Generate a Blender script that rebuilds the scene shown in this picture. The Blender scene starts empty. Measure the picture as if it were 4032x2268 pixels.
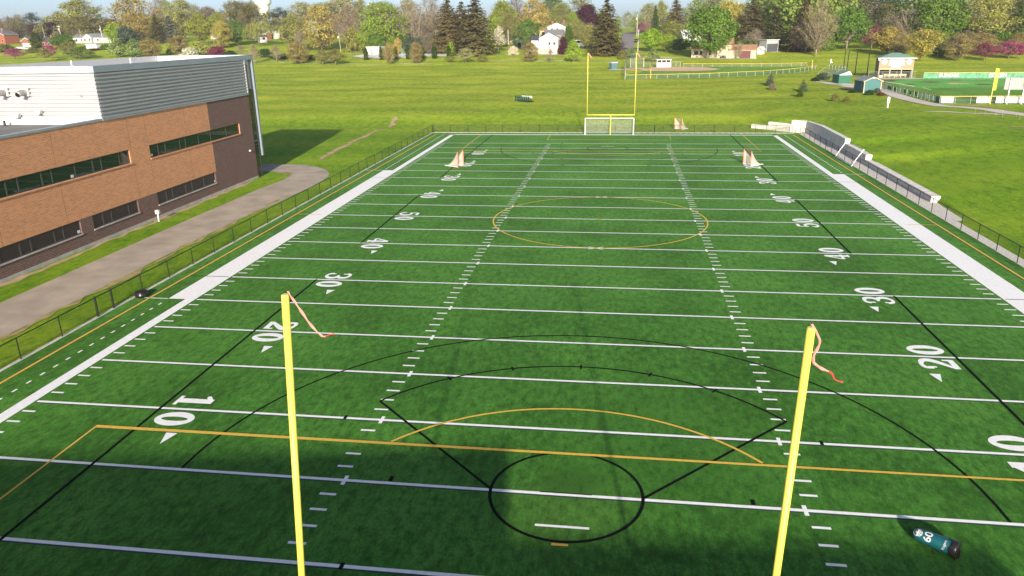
import bpy, math, random
import numpy as np
from mathutils import Vector, Matrix
R_ = random.Random(7)
scn = bpy.context.scene
COL = scn.collection
W0 = bpy.data.worlds.new("World"); scn.world = W0; W0.use_nodes = True
rad = math.radians

# ------------------------------------------------------------------ camera (calibrated on the field lines)
CAM = np.array([1.48579, -18.39052, 15.58746])
YAW, PIT, ROLL, FPX = -0.141991156, 0.328719267, -0.0165832111, 2977.29061
SUN_EL, SUN_AZ = rad(17.5), rad(7.5)          # sun stands behind the camera, a little to the right
def cam_axes():
    cy, sy, cp, sp = math.cos(YAW), math.sin(YAW), math.cos(PIT), math.sin(PIT)
    f = np.array([sy*cp, cy*cp, -sp]); r = np.array([cy, -sy, 0.]); u = np.cross(r, f)
    cr, sr = math.cos(ROLL), math.sin(ROLL)
    return cr*r+sr*u, -sr*r+cr*u, f
CR, CU, CF = cam_axes()
cd = bpy.data.cameras.new("camera"); cam = bpy.data.objects.new("camera", cd); COL.objects.link(cam)
cd.sensor_width = 36; cd.lens = 36*FPX/4032; cd.clip_end = 6000; cd.clip_start = .1
m = Matrix.Identity(4)
for i in range(3):
    m[i][0], m[i][1], m[i][2], m[i][3] = CR[i], CU[i], -CF[i], CAM[i]
cam.matrix_world = m; scn.camera = cam

# ------------------------------------------------------------------ terrain heights
GY = [-400, 104, 112, 120, 125, 135, 190, 242, 265, 292, 320, 440, 545, 620, 900, 3000]
GZ = [0, 0, .05, 1.0, 1.2, 1.4, 2.2, 2.9, 3.6, 5.3, 6.5, 11, 12.7, 12.6, 15, 20]
RY = [-400, 30, 45, 53.5, 55.5, 73.5, 76, 83, 85.5, 100, 112, 130, 175, 210]
RZ = [0, 0, .06, .35, .56, .62, 1.12, 1.2, 1.72, 1.75, 1.8, 2.0, 2.5, 2.5]
def sm(a, b, x):
    t = min(1., max(0., (x-a)/(b-a))); return t*t*(3-2*t)
def tz(x, y):
    g = float(np.interp(y, GY, GZ))
    if x < -140: g += 2.6*sm(140, 210, -x)*sm(330, 400, y)*(1-sm(470, 560, y))
    nb = sm(112, 150, y)*(.27*math.sin(x*.11+1.3*math.sin(y*.05))*math.sin(y*.13+x*.03)+.14*math.sin(x*.31+y*.07)*math.sin(y*.27-x*.09))
    nb *= 1-sm(330, 420, y)
    if x > 10:
        e = float(np.interp(y, RY, RZ))
        pl = 2.5*sm(10, 75, y)
        r = e + (pl-e)*sm(31.5, 52, x) + .45*math.exp(-((x-46)/11)**2-((y-98)/26)**2)*sm(31.5, 36, x)
        xb = float(np.interp(y, [103.4, 105.4, 110.4, 118], [30.55, 28.5, 23.4, 20])); k = sm(xb, xb+float(np.interp(y, [103.4, 106, 110, 125], [.35, 1.5, 4, 13])), x)
        k *= 1-sm(178, 240, y)
        # hidden from the front by the retaining wall
        z = g*(1-k)+r*k
        flat = sm(50, 58, x)*sm(112, 122, y)*(1-sm(225, 240, y))
        flat2 = sm(0, 6, x)*(1-sm(60, 72, x))*sm(190, 198, y)*(1-sm(255, 265, y))
        return z+nb*(1-max(flat, flat2, 1-sm(20, 60, y)))-.03
    return g+nb-.03

# ------------------------------------------------------------------ pixel of the photograph (4032 x 2268) -> point on the ground
def pray(x, y):
    d = CF+CR*(x-2016)/FPX-CU*(y-1134)/FPX
    return d
def at(x, y, maxd=800):
    d = pray(x, y); t = 15.; last = t
    while t < maxd:
        p = CAM+d*t
        if p[2] < tz(p[0], p[1]):
            a, b = last, t
            for _ in range(25):
                c = (a+b)/2; p = CAM+d*c
                if p[2] < tz(p[0], p[1]): b = c
                else: a = c
            p = CAM+d*b
            return Vector((p[0], p[1], tz(p[0], p[1])))
        last = t; t += max(.5, t*.01)
    p = CAM+d*maxd
    return Vector((p[0], p[1], tz(p[0], p[1])))
def at_d(x, D, y=150):
    d = pray(x, y); p = CAM+d*D
    return Vector((p[0], p[1], tz(p[0], p[1])))
def depth(P): return float((np.array(P)-CAM) @ CF)
def mpp(P): return depth(P)/FPX                     # metres per photo pixel at P
def ztop(P, y):                                     # height at which the vertical through P meets photo row y
    d0 = np.array([P[0], P[1], 0])-CAM; v = -(y-1134)/FPX
    a, b, c, e = d0 @ CU, CU[2], d0 @ CF, CF[2]
    return (v*c-a)/(b-v*e)
def frame2(xa, ya, xb, yb):                         # ground line through two pixels: origin, direction angle, length
    a, b = at(xa, ya), at(xb, yb); d = b-a
    return a, math.atan2(d.y, d.x), math.hypot(d.x, d.y)

# ------------------------------------------------------------------ materials
MATS = {}
def nt(name):
    mt = bpy.data.materials.new(name); mt.use_nodes = True
    n = mt.node_tree.nodes; b = n["Principled BSDF"]
    return mt, n, mt.node_tree.links, b
def mat(name, col, rough=.6, metal=0., spec=.4, var=.0, vscale=3., bump=0., bscale=20.):
    if name in MATS: return MATS[name]
    mt, n, l, b = nt(name)
    b.inputs["Base Color"].default_value = (*col, 1); b.inputs["Roughness"].default_value = rough
    b.inputs["Metallic"].default_value = metal; b.inputs["Specular IOR Level"].default_value = spec
    if var or bump:
        tc = n.new("ShaderNodeTexCoord")
    if var:
        no = n.new("ShaderNodeTexNoise"); no.inputs["Scale"].default_value = vscale; no.inputs["Detail"].default_value = 6
        l.new(tc.outputs["Object"], no.inputs["Vector"])
        mx = n.new("ShaderNodeMix"); mx.data_type = 'RGBA'
        mx.inputs["A"].default_value = (*[c*(1-var) for c in col], 1); mx.inputs["B"].default_value = (*[min(1, c*(1+var)) for c in col], 1)
        rp = n.new("ShaderNodeMapRange"); rp.inputs["From Min"].default_value = .3; rp.inputs["From Max"].default_value = .7
        l.new(no.outputs["Fac"], rp.inputs["Value"]); l.new(rp.outputs["Result"], mx.inputs["Factor"])
        l.new(mx.outputs["Result"], b.inputs["Base Color"])
    if bump:
        n2 = n.new("ShaderNodeTexNoise"); n2.inputs["Scale"].default_value = bscale; n2.inputs["Detail"].default_value = 4
        l.new(tc.outputs["Object"], n2.inputs["Vector"])
        bp = n.new("ShaderNodeBump"); bp.inputs["Strength"].default_value = bump; bp.inputs["Distance"].default_value = .05
        l.new(n2.outputs["Fac"], bp.inputs["Height"]); l.new(bp.outputs["Normal"], b.inputs["Normal"])
    MATS[name] = mt; return mt
def ramp(n, l, src, stops):
    r = n.new("ShaderNodeValToRGB"); e = r.color_ramp.elements
    while len(e) < len(stops): e.new(.5)
    for i, (p, c) in enumerate(stops): e[i].position = p; e[i].color = (*c, 1)
    l.new(src, r.inputs["Fac"]); return r
def noise(n, l, tc, scale, detail=5, rough=.6, sc=(1, 1, 1)):
    mp = n.new("ShaderNodeMapping"); mp.inputs["Scale"].default_value = sc
    l.new(tc.outputs["Object"], mp.inputs["Vector"])
    no = n.new("ShaderNodeTexNoise"); no.inputs["Scale"].default_value = scale; no.inputs["Detail"].default_value = detail; no.inputs["Roughness"].default_value = rough
    l.new(mp.outputs["Vector"], no.inputs["Vector"]); return no
def mixc(n, l, fac, a, b, mode='MIX'):
    mx = n.new("ShaderNodeMix"); mx.data_type = 'RGBA'; mx.blend_type = mode
    if isinstance(fac, float): mx.inputs["Factor"].default_value = fac
    else: l.new(fac, mx.inputs["Factor"])
    for k, v in (("A", a), ("B", b)):
        if isinstance(v, tuple): mx.inputs[k].default_value = (*v, 1)
        else: l.new(v, mx.inputs[k])
    return mx.outputs["Result"]
def mrange(n, l, src, a, b, c=0., d=1.):
    r = n.new("ShaderNodeMapRange"); r.inputs["From Min"].default_value = a; r.inputs["From Max"].default_value = b
    r.inputs["To Min"].default_value = c; r.inputs["To Max"].default_value = d; l.new(src, r.inputs["Value"]); return r.outputs["Result"]
def bumpn(n, l, src, b, strength, dist):
    bp = n.new("ShaderNodeBump"); bp.inputs["Strength"].default_value = strength; bp.inputs["Distance"].default_value = dist
    l.new(src, bp.inputs["Height"]); l.new(bp.outputs["Normal"], b.inputs["Normal"])

def make_lawn_mat():
    mt, n, l, b = nt("lawn_grass"); tc = n.new("ShaderNodeTexCoord")
    big = noise(n, l, tc, .04, 6, .6, (1, 1.2, 1)); mid = noise(n, l, tc, .9, 8, .78, (1.2, .6, 1)); fine = noise(n, l, tc, 3.6, 6, .85, (1.3, .6, 1))
    c1 = ramp(n, l, big.outputs["Fac"], [(.36, (0.143, 0.264, 0.015)), (.5, (0.223, 0.335, 0.023)), (.64, (0.339, 0.412, 0.039))]).outputs["Color"]
    c2 = mixc(n, l, mrange(n, l, mid.outputs["Fac"], .42, .68), c1, (0.393, 0.432, 0.039))
    c3 = mixc(n, l, mrange(n, l, mid.outputs["Fac"], .5, .28), c2, (0.088, 0.187, 0.011))
    c4 = mixc(n, l, mrange(n, l, fine.outputs["Fac"], .46, .74, .0, .6), c3, (0.489, 0.522, 0.058))
    c5 = mixc(n, l, mrange(n, l, fine.outputs["Fac"], .48, .28, .0, .6), c4, (0.084, 0.154, 0.015))
    c5 = mixc(n, l, 1., c5, (1.10, 1.07, 1.0), 'MULTIPLY')
    sy = n.new("ShaderNodeSeparateXYZ"); l.new(tc.outputs["Object"], sy.inputs[0])     # grazing-view brightness painted into the colour: near grass darker and greener
    c5 = mixc(n, l, mrange(n, l, sy.outputs[1], 150, 85, 0., 1.), c5, mixc(n, l, 1., c5, (.60, .83, .52), 'MULTIPLY'))
    wv = n.new("ShaderNodeTexWave"); wv.wave_type = 'BANDS'; wv.bands_direction = 'Y'; wv.inputs["Scale"].default_value = .021; wv.inputs["Distortion"].default_value = 3.5; wv.inputs["Detail"].default_value = 3; wv.inputs["Detail Scale"].default_value = .35
    l.new(tc.outputs["Object"], wv.inputs["Vector"])                                     # mower passes
    c5 = mixc(n, l, mrange(n, l, wv.outputs["Fac"], .35, 1., 0., .55), c5, mixc(n, l, 1., c5, (.72, .84, .60), 'MULTIPLY'))
    c5 = mixc(n, l, mrange(n, l, wv.outputs["Fac"], .3, 0., 0., .5), c5, mixc(n, l, 1., c5, (1.22, 1.12, 1.1), 'MULTIPLY'))
    # dandelions in drifts
    vo = n.new("ShaderNodeTexVoronoi"); vo.inputs["Scale"].default_value = 1.5; l.new(tc.outputs["Object"], vo.inputs["Vector"])
    dr = noise(n, l, tc, .09, 3, .5)
    a = n.new("ShaderNodeMath"); a.operation = 'MULTIPLY'
    l.new(mrange(n, l, vo.outputs["Distance"], .20, .12), a.inputs[0]); l.new(mrange(n, l, dr.outputs["Fac"], .50, .66, 0., .9), a.inputs[1])
    c6 = mixc(n, l, a.outputs[0], c5, (.55, .50, .02))
    l.new(c6, b.inputs["Base Color"]); b.inputs["Roughness"].default_value = .9; b.inputs["Specular IOR Level"].default_value = .1
    bumpn(n, l, fine.outputs["Fac"], b, .8, .25)
    return mt
def make_turf_mat(name, ca, cb, cc, sc=1.):
    mt, n, l, b = nt(name); tc = n.new("ShaderNodeTexCoord")
    big = noise(n, l, tc, .13*sc, 7, .68, (1.1, .8, 1)); fine = noise(n, l, tc, 2.4*sc, 8, .8, (1.35, .62, 1)); mic = noise(n, l, tc, 11*sc, 4, .75, (1.2, .7, 1))
    roll = n.new("ShaderNodeTexWave"); roll.wave_type = 'BANDS'; roll.bands_direction = 'Y'; roll.inputs["Scale"].default_value = .034; roll.inputs["Distortion"].default_value = .4; l.new(tc.outputs["Object"], roll.inputs["Vector"])
    c = ramp(n, l, big.outputs["Fac"], [(.37, tuple(x*.76 for x in ca)), (.5, cb), (.63, tuple(x*1.1 for x in cc))]).outputs["Color"]
    c = mixc(n, l, mrange(n, l, fine.outputs["Fac"], .53, .36, 0., .9), c, tuple(x*.36 for x in ca))
    c = mixc(n, l, mrange(n, l, fine.outputs["Fac"], .52, .68, 0., .8), c, tuple(x*1.35 for x in cc))
    c = mixc(n, l, mrange(n, l, mic.outputs["Fac"], .55, .3, 0., .6), c, tuple(x*.4 for x in ca))
    c = mixc(n, l, mrange(n, l, roll.outputs["Fac"], 0, 1, 0., .16), c, tuple(x*.75 for x in ca))
    if sc == 1.:                                        # noisy round patches on the field turf
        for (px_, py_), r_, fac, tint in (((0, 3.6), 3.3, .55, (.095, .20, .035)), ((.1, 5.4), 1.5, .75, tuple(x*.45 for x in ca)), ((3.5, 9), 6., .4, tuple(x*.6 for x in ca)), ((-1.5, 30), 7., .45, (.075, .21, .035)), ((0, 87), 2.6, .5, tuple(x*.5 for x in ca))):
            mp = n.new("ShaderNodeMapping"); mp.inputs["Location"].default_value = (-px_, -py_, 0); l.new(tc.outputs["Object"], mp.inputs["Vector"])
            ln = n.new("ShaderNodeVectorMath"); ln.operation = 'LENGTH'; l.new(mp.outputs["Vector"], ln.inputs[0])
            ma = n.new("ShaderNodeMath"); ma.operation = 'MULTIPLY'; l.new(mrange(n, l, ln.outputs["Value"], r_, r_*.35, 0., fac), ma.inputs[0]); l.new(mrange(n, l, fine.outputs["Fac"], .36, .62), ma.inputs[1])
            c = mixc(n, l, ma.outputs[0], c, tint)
    l.new(c, b.inputs["Base Color"]); b.inputs["Roughness"].default_value = .8; b.inputs["Specular IOR Level"].default_value = .08
    b.inputs["Sheen Weight"].default_value = .05; b.inputs["Sheen Roughness"].default_value = .45; b.inputs["Sheen Tint"].default_value = (.55, 1, .25, 1)
    bumpn(n, l, mic.outputs["Fac"], b, .5, .04)
    return mt
def make_brick(name, c1, c2, mortar):
    mt, n, l, b = nt(name); tc = n.new("ShaderNodeTexCoord")
    sp = n.new("ShaderNodeSeparateXYZ"); l.new(tc.outputs["Object"], sp.inputs[0])
    ad = n.new("ShaderNodeMath"); ad.operation = 'ADD'; l.new(sp.outputs[0], ad.inputs[0]); l.new(sp.outputs[1], ad.inputs[1])
    cb = n.new("ShaderNodeCombineXYZ"); l.new(ad.outputs[0], cb.inputs[0]); l.new(sp.outputs[2], cb.inputs[1])
    br = n.new("ShaderNodeTexBrick"); br.inputs["Scale"].default_value = 1; br.inputs["Brick Width"].default_value = .42; br.inputs["Row Height"].default_value = .115
    br.inputs["Mortar Size"].default_value = .016; br.inputs["Bias"].default_value = -.05
    br.inputs["Color1"].default_value = (*c1, 1); br.inputs["Color2"].default_value = (*c2, 1); br.inputs["Mortar"].default_value = (*mortar, 1)
    l.new(cb.outputs[0], br.inputs["Vector"])
    no = noise(n, l, tc, .5, 6, .6); fi = noise(n, l, tc, 3.1, 3, .6, (1, 1, 3))
    c = mixc(n, l, mrange(n, l, no.outputs["Fac"], .4, .7, 0., .22), br.outputs["Color"], tuple(x*1.3 for x in c1))
    c = mixc(n, l, mrange(n, l, fi.outputs["Fac"], .58, .72, 0., .6), c, tuple(x*.45 for x in c2))
    l.new(c, b.inputs["Base Color"]); b.inputs["Roughness"].default_value = .85
    return mt
def make_mesh_mat(name, col, cell, wire):
    """woven wire: diagonal strands, clear between them"""
    mt, n, l, b = nt(name); tc = n.new("ShaderNodeTexCoord")
    b.inputs["Base Color"].default_value = (*col, 1); b.inputs["Roughness"].default_value = .5
    sp = n.new("ShaderNodeSeparateXYZ"); l.new(tc.outputs["Object"], sp.inputs[0])
    h = n.new("ShaderNodeMath"); h.operation = 'ADD'; l.new(sp.outputs[0], h.inputs[0]); l.new(sp.outputs[1], h.inputs[1])
    outs = []
    for op in ('ADD', 'SUBTRACT'):
        a = n.new("ShaderNodeMath"); a.operation = op; l.new(h.outputs[0], a.inputs[0]); l.new(sp.outputs[2], a.inputs[1])
        w = n.new("ShaderNodeMath"); w.operation = 'WRAP'; l.new(a.outputs[0], w.inputs[0]); w.inputs[1].default_value = 0; w.inputs[2].default_value = cell
        g = n.new("ShaderNodeMath"); g.operation = 'LESS_THAN'; l.new(w.outputs[0], g.inputs[0]); g.inputs[1].default_value = wire; outs.append(g)
    mxn = n.new("ShaderNodeMath"); mxn.operation = 'MAXIMUM'; l.new(outs[0].outputs[0], mxn.inputs[0]); l.new(outs[1].outputs[0], mxn.inputs[1])
    l.new(mxn.outputs[0], b.inputs["Alpha"])
    return mt
def make_leaf():
    mt, n, l, b = nt("foliage"); n.remove(b)
    oi = n.new("ShaderNodeObjectInfo"); tc = n.new("ShaderNodeTexCoord")
    no = n.new("ShaderNodeTexNoise"); no.inputs["Scale"].default_value = 6; no.inputs["Detail"].default_value = 3; l.new(tc.outputs["Object"], no.inputs["Vector"])
    ge = n.new("ShaderNodeNewGeometry")
    f = mrange(n, l, no.outputs["Fac"], .3, .7, .72, 1.25)
    f2 = mrange(n, l, ge.outputs["Random Per Island"], 0, 1, .7, 1.3)
    mu = n.new("ShaderNodeMath"); mu.operation = 'MULTIPLY'; l.new(f, mu.inputs[0]); l.new(f2, mu.inputs[1])
    vm = n.new("ShaderNodeVectorMath"); vm.operation = 'SCALE'; l.new(oi.outputs["Color"], vm.inputs[0]); l.new(mu.outputs[0], vm.inputs["Scale"])
    d = n.new("ShaderNodeBsdfDiffuse"); t = n.new("ShaderNodeBsdfTranslucent"); mx = n.new("ShaderNodeMixShader"); mx.inputs[0].default_value = .28
    l.new(vm.outputs[0], d.inputs["Color"]); l.new(vm.outputs[0], t.inputs["Color"])
    l.new(d.outputs[0], mx.inputs[1]); l.new(t.outputs[0], mx.inputs[2]); l.new(mx.outputs[0], n["Material Output"].inputs["Surface"])
    return mt
M = dict(
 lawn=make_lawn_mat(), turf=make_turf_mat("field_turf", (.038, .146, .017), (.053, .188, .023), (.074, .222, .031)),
 turf2=make_turf_mat("infield_turf", (.09, .33, .06), (.11, .38, .07), (.13, .40, .08)), turf3=make_turf_mat("outfield_turf", (.06, .19, .02), (.09, .23, .025), (.12, .25, .03)),
 sfield=make_turf_mat("softball_grass", (.085, .20, .018), (.115, .245, .024), (.14, .265, .03), .5),
 white=mat("marking_white", (.83, .83, .82), .8, var=.07, vscale=5, bump=.3, bscale=60), yellow=mat("marking_yellow", (.66, .41, .06), .8, var=.12, vscale=6), black=mat("marking_black", (.006, .007, .007), .95, spec=.05),
 edge=mat("marking_edge", (.02, .05, .035), .9),
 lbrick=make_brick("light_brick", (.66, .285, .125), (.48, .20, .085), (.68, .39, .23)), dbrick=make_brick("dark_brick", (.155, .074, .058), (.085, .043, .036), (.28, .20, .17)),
 clad=mat("metal_cladding", (.39, .39, .40), .45, .15, .5, var=.05, vscale=.6), trim=mat("metal_trim", (.33, .38, .43), .4, .3, .5, var=.05, vscale=.8), trimw=mat("white_trim", (.55, .55, .54), .5),
 roofm=mat("roof_membrane", (.17, .17, .165), .9, var=.25, vscale=.7), roofw=mat("white_roof", (.62, .62, .62), .8, var=.1, vscale=.5),
 glass=mat("window_glass", (.008, .014, .012), .03, 0, .9), glassd=mat("dark_blind_glass", (.018, .016, .015), .12, 0, .6), frame=mat("window_frame", (.055, .055, .058), .35),
 conc=mat("concrete", (.60, .57, .52), .9, var=.16, vscale=1.6, bump=.3), concd=mat("concrete_face", (.42, .40, .37), .9, var=.2, vscale=1.3, bump=.4, bscale=8),
 asph=mat("path_asphalt", (.36, .305, .24), .95, var=.2, vscale=.5, bump=.3, bscale=25), road=mat("road_asphalt", (.24, .21, .19), .95, var=.1, vscale=.3),
 gravel=mat("gravel_stone", (.64, .60, .55), .95, var=.35, vscale=9, bump=.8, bscale=14), dirt=mat("bare_dirt", (.40, .29, .155), .95, var=.25, vscale=.9, bump=.4, bscale=10), clay=mat("infield_clay", (.60, .40, .24), .95, var=.15, vscale=.4),
 walk=mat("concrete_walk", (.56, .50, .44), .9, var=.1, vscale=.6), dry=mat("dry_grass_soil", (.30, .25, .09), .95, var=.3, vscale=1.5),
 blk=mat("black_metal", (.010, .010, .011), .45), galv=mat("galvanised_steel", (.34, .36, .37), .4, .6), yel=mat("yellow_paint", (.64, .57, .085), .4, var=.05, vscale=4), yelt=mat("yellow_plastic", (.62, .42, .04), .5),
 wpaint=mat("white_paint", (.66, .66, .66), .45), orange=mat("orange_tube", (.75, .16, .06), .5), netw=mat("net_cloth", (.66, .58, .50), .9, var=.08, vscale=4),
 ribbon=mat("red_ribbon", (.50, .045, .04), .8, var=.25, vscale=8), pinkrib=mat("pink_ribbon", (.60, .24, .21), .8, var=.12, vscale=8),
 teal=mat("dummy_vinyl", (.010, .095, .11), .35, 0, .5, var=.15, vscale=3), blkv=mat("black_vinyl", (.015, .014, .015), .3),
 bark=mat("tree_bark", (.15, .12, .08), .95, var=.3, vscale=6), barkp=mat("pale_bark", (.25, .205, .145), .95, var=.25, vscale=6), barkd=mat("dark_bark", (.085, .065, .05), .95, var=.3, vscale=6),
 leaf=make_leaf(), link=make_mesh_mat("black_chain_link", (.012, .012, .013), .055, .0042), linkg=make_mesh_mat("grey_chain_link", (.12, .17, .14), .06, .0055), net=make_mesh_mat("goal_net", (.72, .74, .66), .12, .010),
 screen=mat("wind_screen", (.09, .27, .15), .7, var=.35, vscale=1.2), wood=mat("pole_wood", (.30, .24, .18), .9, var=.2, vscale=5), poleg=mat("pole_grey", (.52, .50, .47), .8),
)
# ------------------------------------------------------------------ mesh builder
class MB:
    def __init__(s): s.v = []; s.f = []
    def add(s, vs, fs):
        o = len(s.v); s.v += [tuple(p) for p in vs]; s.f += [tuple(i+o for i in f) for f in fs]; return s
    def quad(s, a, b, c, d): return s.add([a, b, c, d], [(0, 1, 2, 3)])
    def box(s, x0, x1, y0, y1, z0, z1, rz=0, c=(0, 0)):
        vs = [(x, y, z) for z in (z0, z1) for y in (y0, y1) for x in (x0, x1)]
        if rz:
            ca, sa = math.cos(rz), math.sin(rz)
            vs = [(c[0]+(x-c[0])*ca-(y-c[1])*sa, c[1]+(x-c[0])*sa+(y-c[1])*ca, z) for x, y, z in vs]
        return s.add(vs, [(0, 2, 3, 1), (4, 5, 7, 6), (0, 1, 5, 4), (2, 6, 7, 3), (0, 4, 6, 2), (1, 3, 7, 5)])
    def tube(s, pts, r, n=8, cap=True):
        pts = [Vector(p) for p in pts]; rs = r if isinstance(r, (list, tuple)) else [r]*len(pts)
        vs = []; fs = []; up = None
        for i, p in enumerate(pts):
            d = (pts[min(i+1, len(pts)-1)]-pts[max(i-1, 0)]).normalized()
            if up is None: up = Vector((1, 0, 0)) if abs(d.x) < .9 else Vector((0, 1, 0))
            a = (up-d*up.dot(d)).normalized(); b = d.cross(a); up = a
            for k in range(n):
                t = 2*math.pi*k/n; vs.append(p+(a*math.cos(t)+b*math.sin(t))*rs[i])
        for i in range(len(pts)-1):
            for k in range(n): fs.append((i*n+k, i*n+(k+1) % n, (i+1)*n+(k+1) % n, (i+1)*n+k))
        if cap: fs += [tuple(range(n))[::-1], tuple(range((len(pts)-1)*n, len(pts)*n))]
        return s.add(vs, fs)
    def lathe(s, prof, n=24, c=(0, 0)):
        vs = []; fs = []
        for r, z in prof:
            for k in range(n): vs.append((c[0]+r*math.cos(2*math.pi*k/n), c[1]+r*math.sin(2*math.pi*k/n), z))
        for i in range(len(prof)-1):
            for k in range(n): fs.append((i*n+k, i*n+(k+1) % n, (i+1)*n+(k+1) % n, (i+1)*n+k))
        fs += [tuple(range(n))[::-1], tuple(range((len(prof)-1)*n, len(prof)*n))]
        return s.add(vs, fs)
    def strip(s, pts, w, z=0.):                     # flat ribbon along a 2D polyline
        n = len(pts); vs = []; ws = w if isinstance(w, (list, tuple)) else [w]*n
        for i in range(n):
            a = Vector(pts[max(i-1, 0)]); b = Vector(pts[min(i+1, n-1)]); d = (b-a).normalized(); nn = Vector((-d.y, d.x))
            k = 1.
            if 0 < i < n-1:
                d1 = (Vector(pts[i])-a).normalized(); k = 1/max(.5, abs(d1.dot(d)))
            p = Vector(pts[i]); q = nn*ws[i]*.5*k
            vs += [(p.x+q.x, p.y+q.y, z), (p.x-q.x, p.y-q.y, z)]
        return s.add(vs, [(2*i, 2*i+1, 2*i+3, 2*i+2) for i in range(n-1)])
    def rect(s, x0, x1, y0, y1, z): return s.quad((x0, y0, z), (x1, y0, z), (x1, y1, z), (x0, y1, z))
    def prism(s, poly, a0, a1, axis='y'):           # 2D outline pulled along an axis
        n = len(poly); mk = {'y': lambda p, a: (p[0], a, p[1]), 'x': lambda p, a: (a, p[0], p[1]), 'z': lambda p, a: (p[0], p[1], a)}[axis]
        vs = [mk(p, a0) for p in poly]+[mk(p, a1) for p in poly]
        return s.add(vs, [tuple(range(n)), tuple(range(n, 2*n))[::-1]]+[(i, n+i, n+(i+1) % n, (i+1) % n) for i in range(n)])
    def ball(s, c, r, nu=10, nv=7, sz=1.):
        vs = []; fs = []
        for j in range(nv+1):
            t = math.pi*j/nv
            for i in range(nu): vs.append((c[0]+r*math.sin(t)*math.cos(2*math.pi*i/nu), c[1]+r*math.sin(t)*math.sin(2*math.pi*i/nu), c[2]+r*sz*math.cos(t)))
        for j in range(nv):
            for i in range(nu): fs.append((j*nu+i, (j+1)*nu+i, (j+1)*nu+(i+1) % nu, j*nu+(i+1) % nu))
        return s.add(vs, fs)
    def mesh(s, name, mt, smooth=False):
        me = bpy.data.meshes.new(name); me.from_pydata(s.v, [], s.f); me.materials.append(mt)
        if smooth:
            for p in me.polygons: p.use_smooth = True
        me.update(); return me
    def build(s, name, mt, parent=None, smooth=False):
        o = bpy.data.objects.new(name, s.mesh(name, mt, smooth)); COL.objects.link(o)
        if parent: o.parent = parent
        return o
def tag(o, label, cat, group=None):
    o["label"] = label; o["category"] = cat
    if group: o["group"] = group
    return o
def thing(name, label, cat, loc=(0, 0, 0), rz=0., group=None):
    o = bpy.data.objects.new(name, None); COL.objects.link(o); o.empty_display_size = .3
    o.location = loc; o.rotation_euler = (0, 0, rz); return tag(o, label, cat, group)
def struct(o, kind="structure"): o["kind"] = kind; return o
def arc(cx, cy, r, a0, a1, n=48): return [(cx+r*math.cos(rad(a0+(a1-a0)*i/n)), cy+r*math.sin(rad(a0+(a1-a0)*i/n))) for i in range(n+1)]
def copy_tree(root, loc, rz=0., label=None, group=None):
    r = root.copy(); COL.objects.link(r); r.location = loc; r.rotation_euler = (0, 0, rz)
    if label: r["label"] = label
    if group: r["group"] = group
    for ch in root.children:
        c = ch.copy(); COL.objects.link(c); c.parent = r
        for g in ch.children:
            d = g.copy(); COL.objects.link(d); d.parent = c
    return r
def text_mesh(s, size, off=0.):
    cu = bpy.data.curves.new("lettering", 'FONT'); cu.body = s; cu.size = size; cu.align_x = 'CENTER'; cu.align_y = 'CENTER'; cu.offset = off; cu.extrude = .008
    o = bpy.data.objects.new("lettering", cu); COL.objects.link(o)
    dg = bpy.context.evaluated_depsgraph_get(); me = bpy.data.meshes.new_from_object(o.evaluated_get(dg))
    bpy.data.objects.remove(o); return me
def lettering(s, size, mt, parent, loc, rot, off=0., sx=1.):
    me = text_mesh(s, size, off); me.materials.clear(); me.materials.append(mt)
    o = bpy.data.objects.new("lettering", me); COL.objects.link(o); o.parent = parent; o.location = loc; o.rotation_euler = rot; o.scale = (sx, 1, 1); return o

# ------------------------------------------------------------------ ground
def axis(*segs):
    out = []
    for a, b, st in segs: out += list(np.arange(a, b, st))
    return out
xs = axis((-1500, -300, 60), (-300, -120, 8), (-120, -40, 3), (-40, 16, 2), (16, 28, 1), (28, 30.4, .6), (30.4, 31.6, .15), (31.6, 60, .8), (60, 120, 2.5), (120, 300, 10), (300, 1501, 60))
ys = axis((-300, -20, 20), (-20, 30, 5), (30, 132, .8), (132, 340, 2), (340, 620, 5), (620, 1000, 20), (1000, 3001, 200))
nx, ny = len(xs), len(ys)
mb = MB(); mb.v = [(x, y, tz(x, y)) for y in ys for x in xs]
mb.f = [(j*nx+i, j*nx+i+1, (j+1)*nx+i+1, (j+1)*nx+i) for j in range(ny-1) for i in range(nx-1)]
lawn = struct(mb.build("lawn_ground", M["lawn"], smooth=True))
def drape(pts, w, dz=.05, step=1.5):
    """ribbon of the given width lying on the terrain"""
    P = [Vector((p[0], p[1])) for p in pts]; q = [P[0]]; ws = [w[0] if isinstance(w, list) else w]
    for i in range(len(P)-1):
        L = (P[i+1]-P[i]).length; k = max(1, int(L/step))
        for j in range(1, k+1):
            q.append(P[i].lerp(P[i+1], j/k)); ws.append(w if not isinstance(w, list) else w[i]+(w[i+1]-w[i])*j/k)
    b = MB(); nc = max(2, int(max(ws)/1.2)+2); n = len(q)
    for i in range(n):
        d = (q[min(i+1, n-1)]-q[max(i-1, 0)]).normalized(); nn = Vector((-d.y, d.x))
        for c in range(nc):
            p = q[i]+nn*ws[i]*(.5-c/(nc-1)); b.v.append((p.x, p.y, tz(p.x, p.y)+dz))
    b.f = [(i*nc+c, i*nc+c+1, (i+1)*nc+c+1, (i+1)*nc+c) for i in range(n-1) for c in range(nc-1)]
    return b
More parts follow.
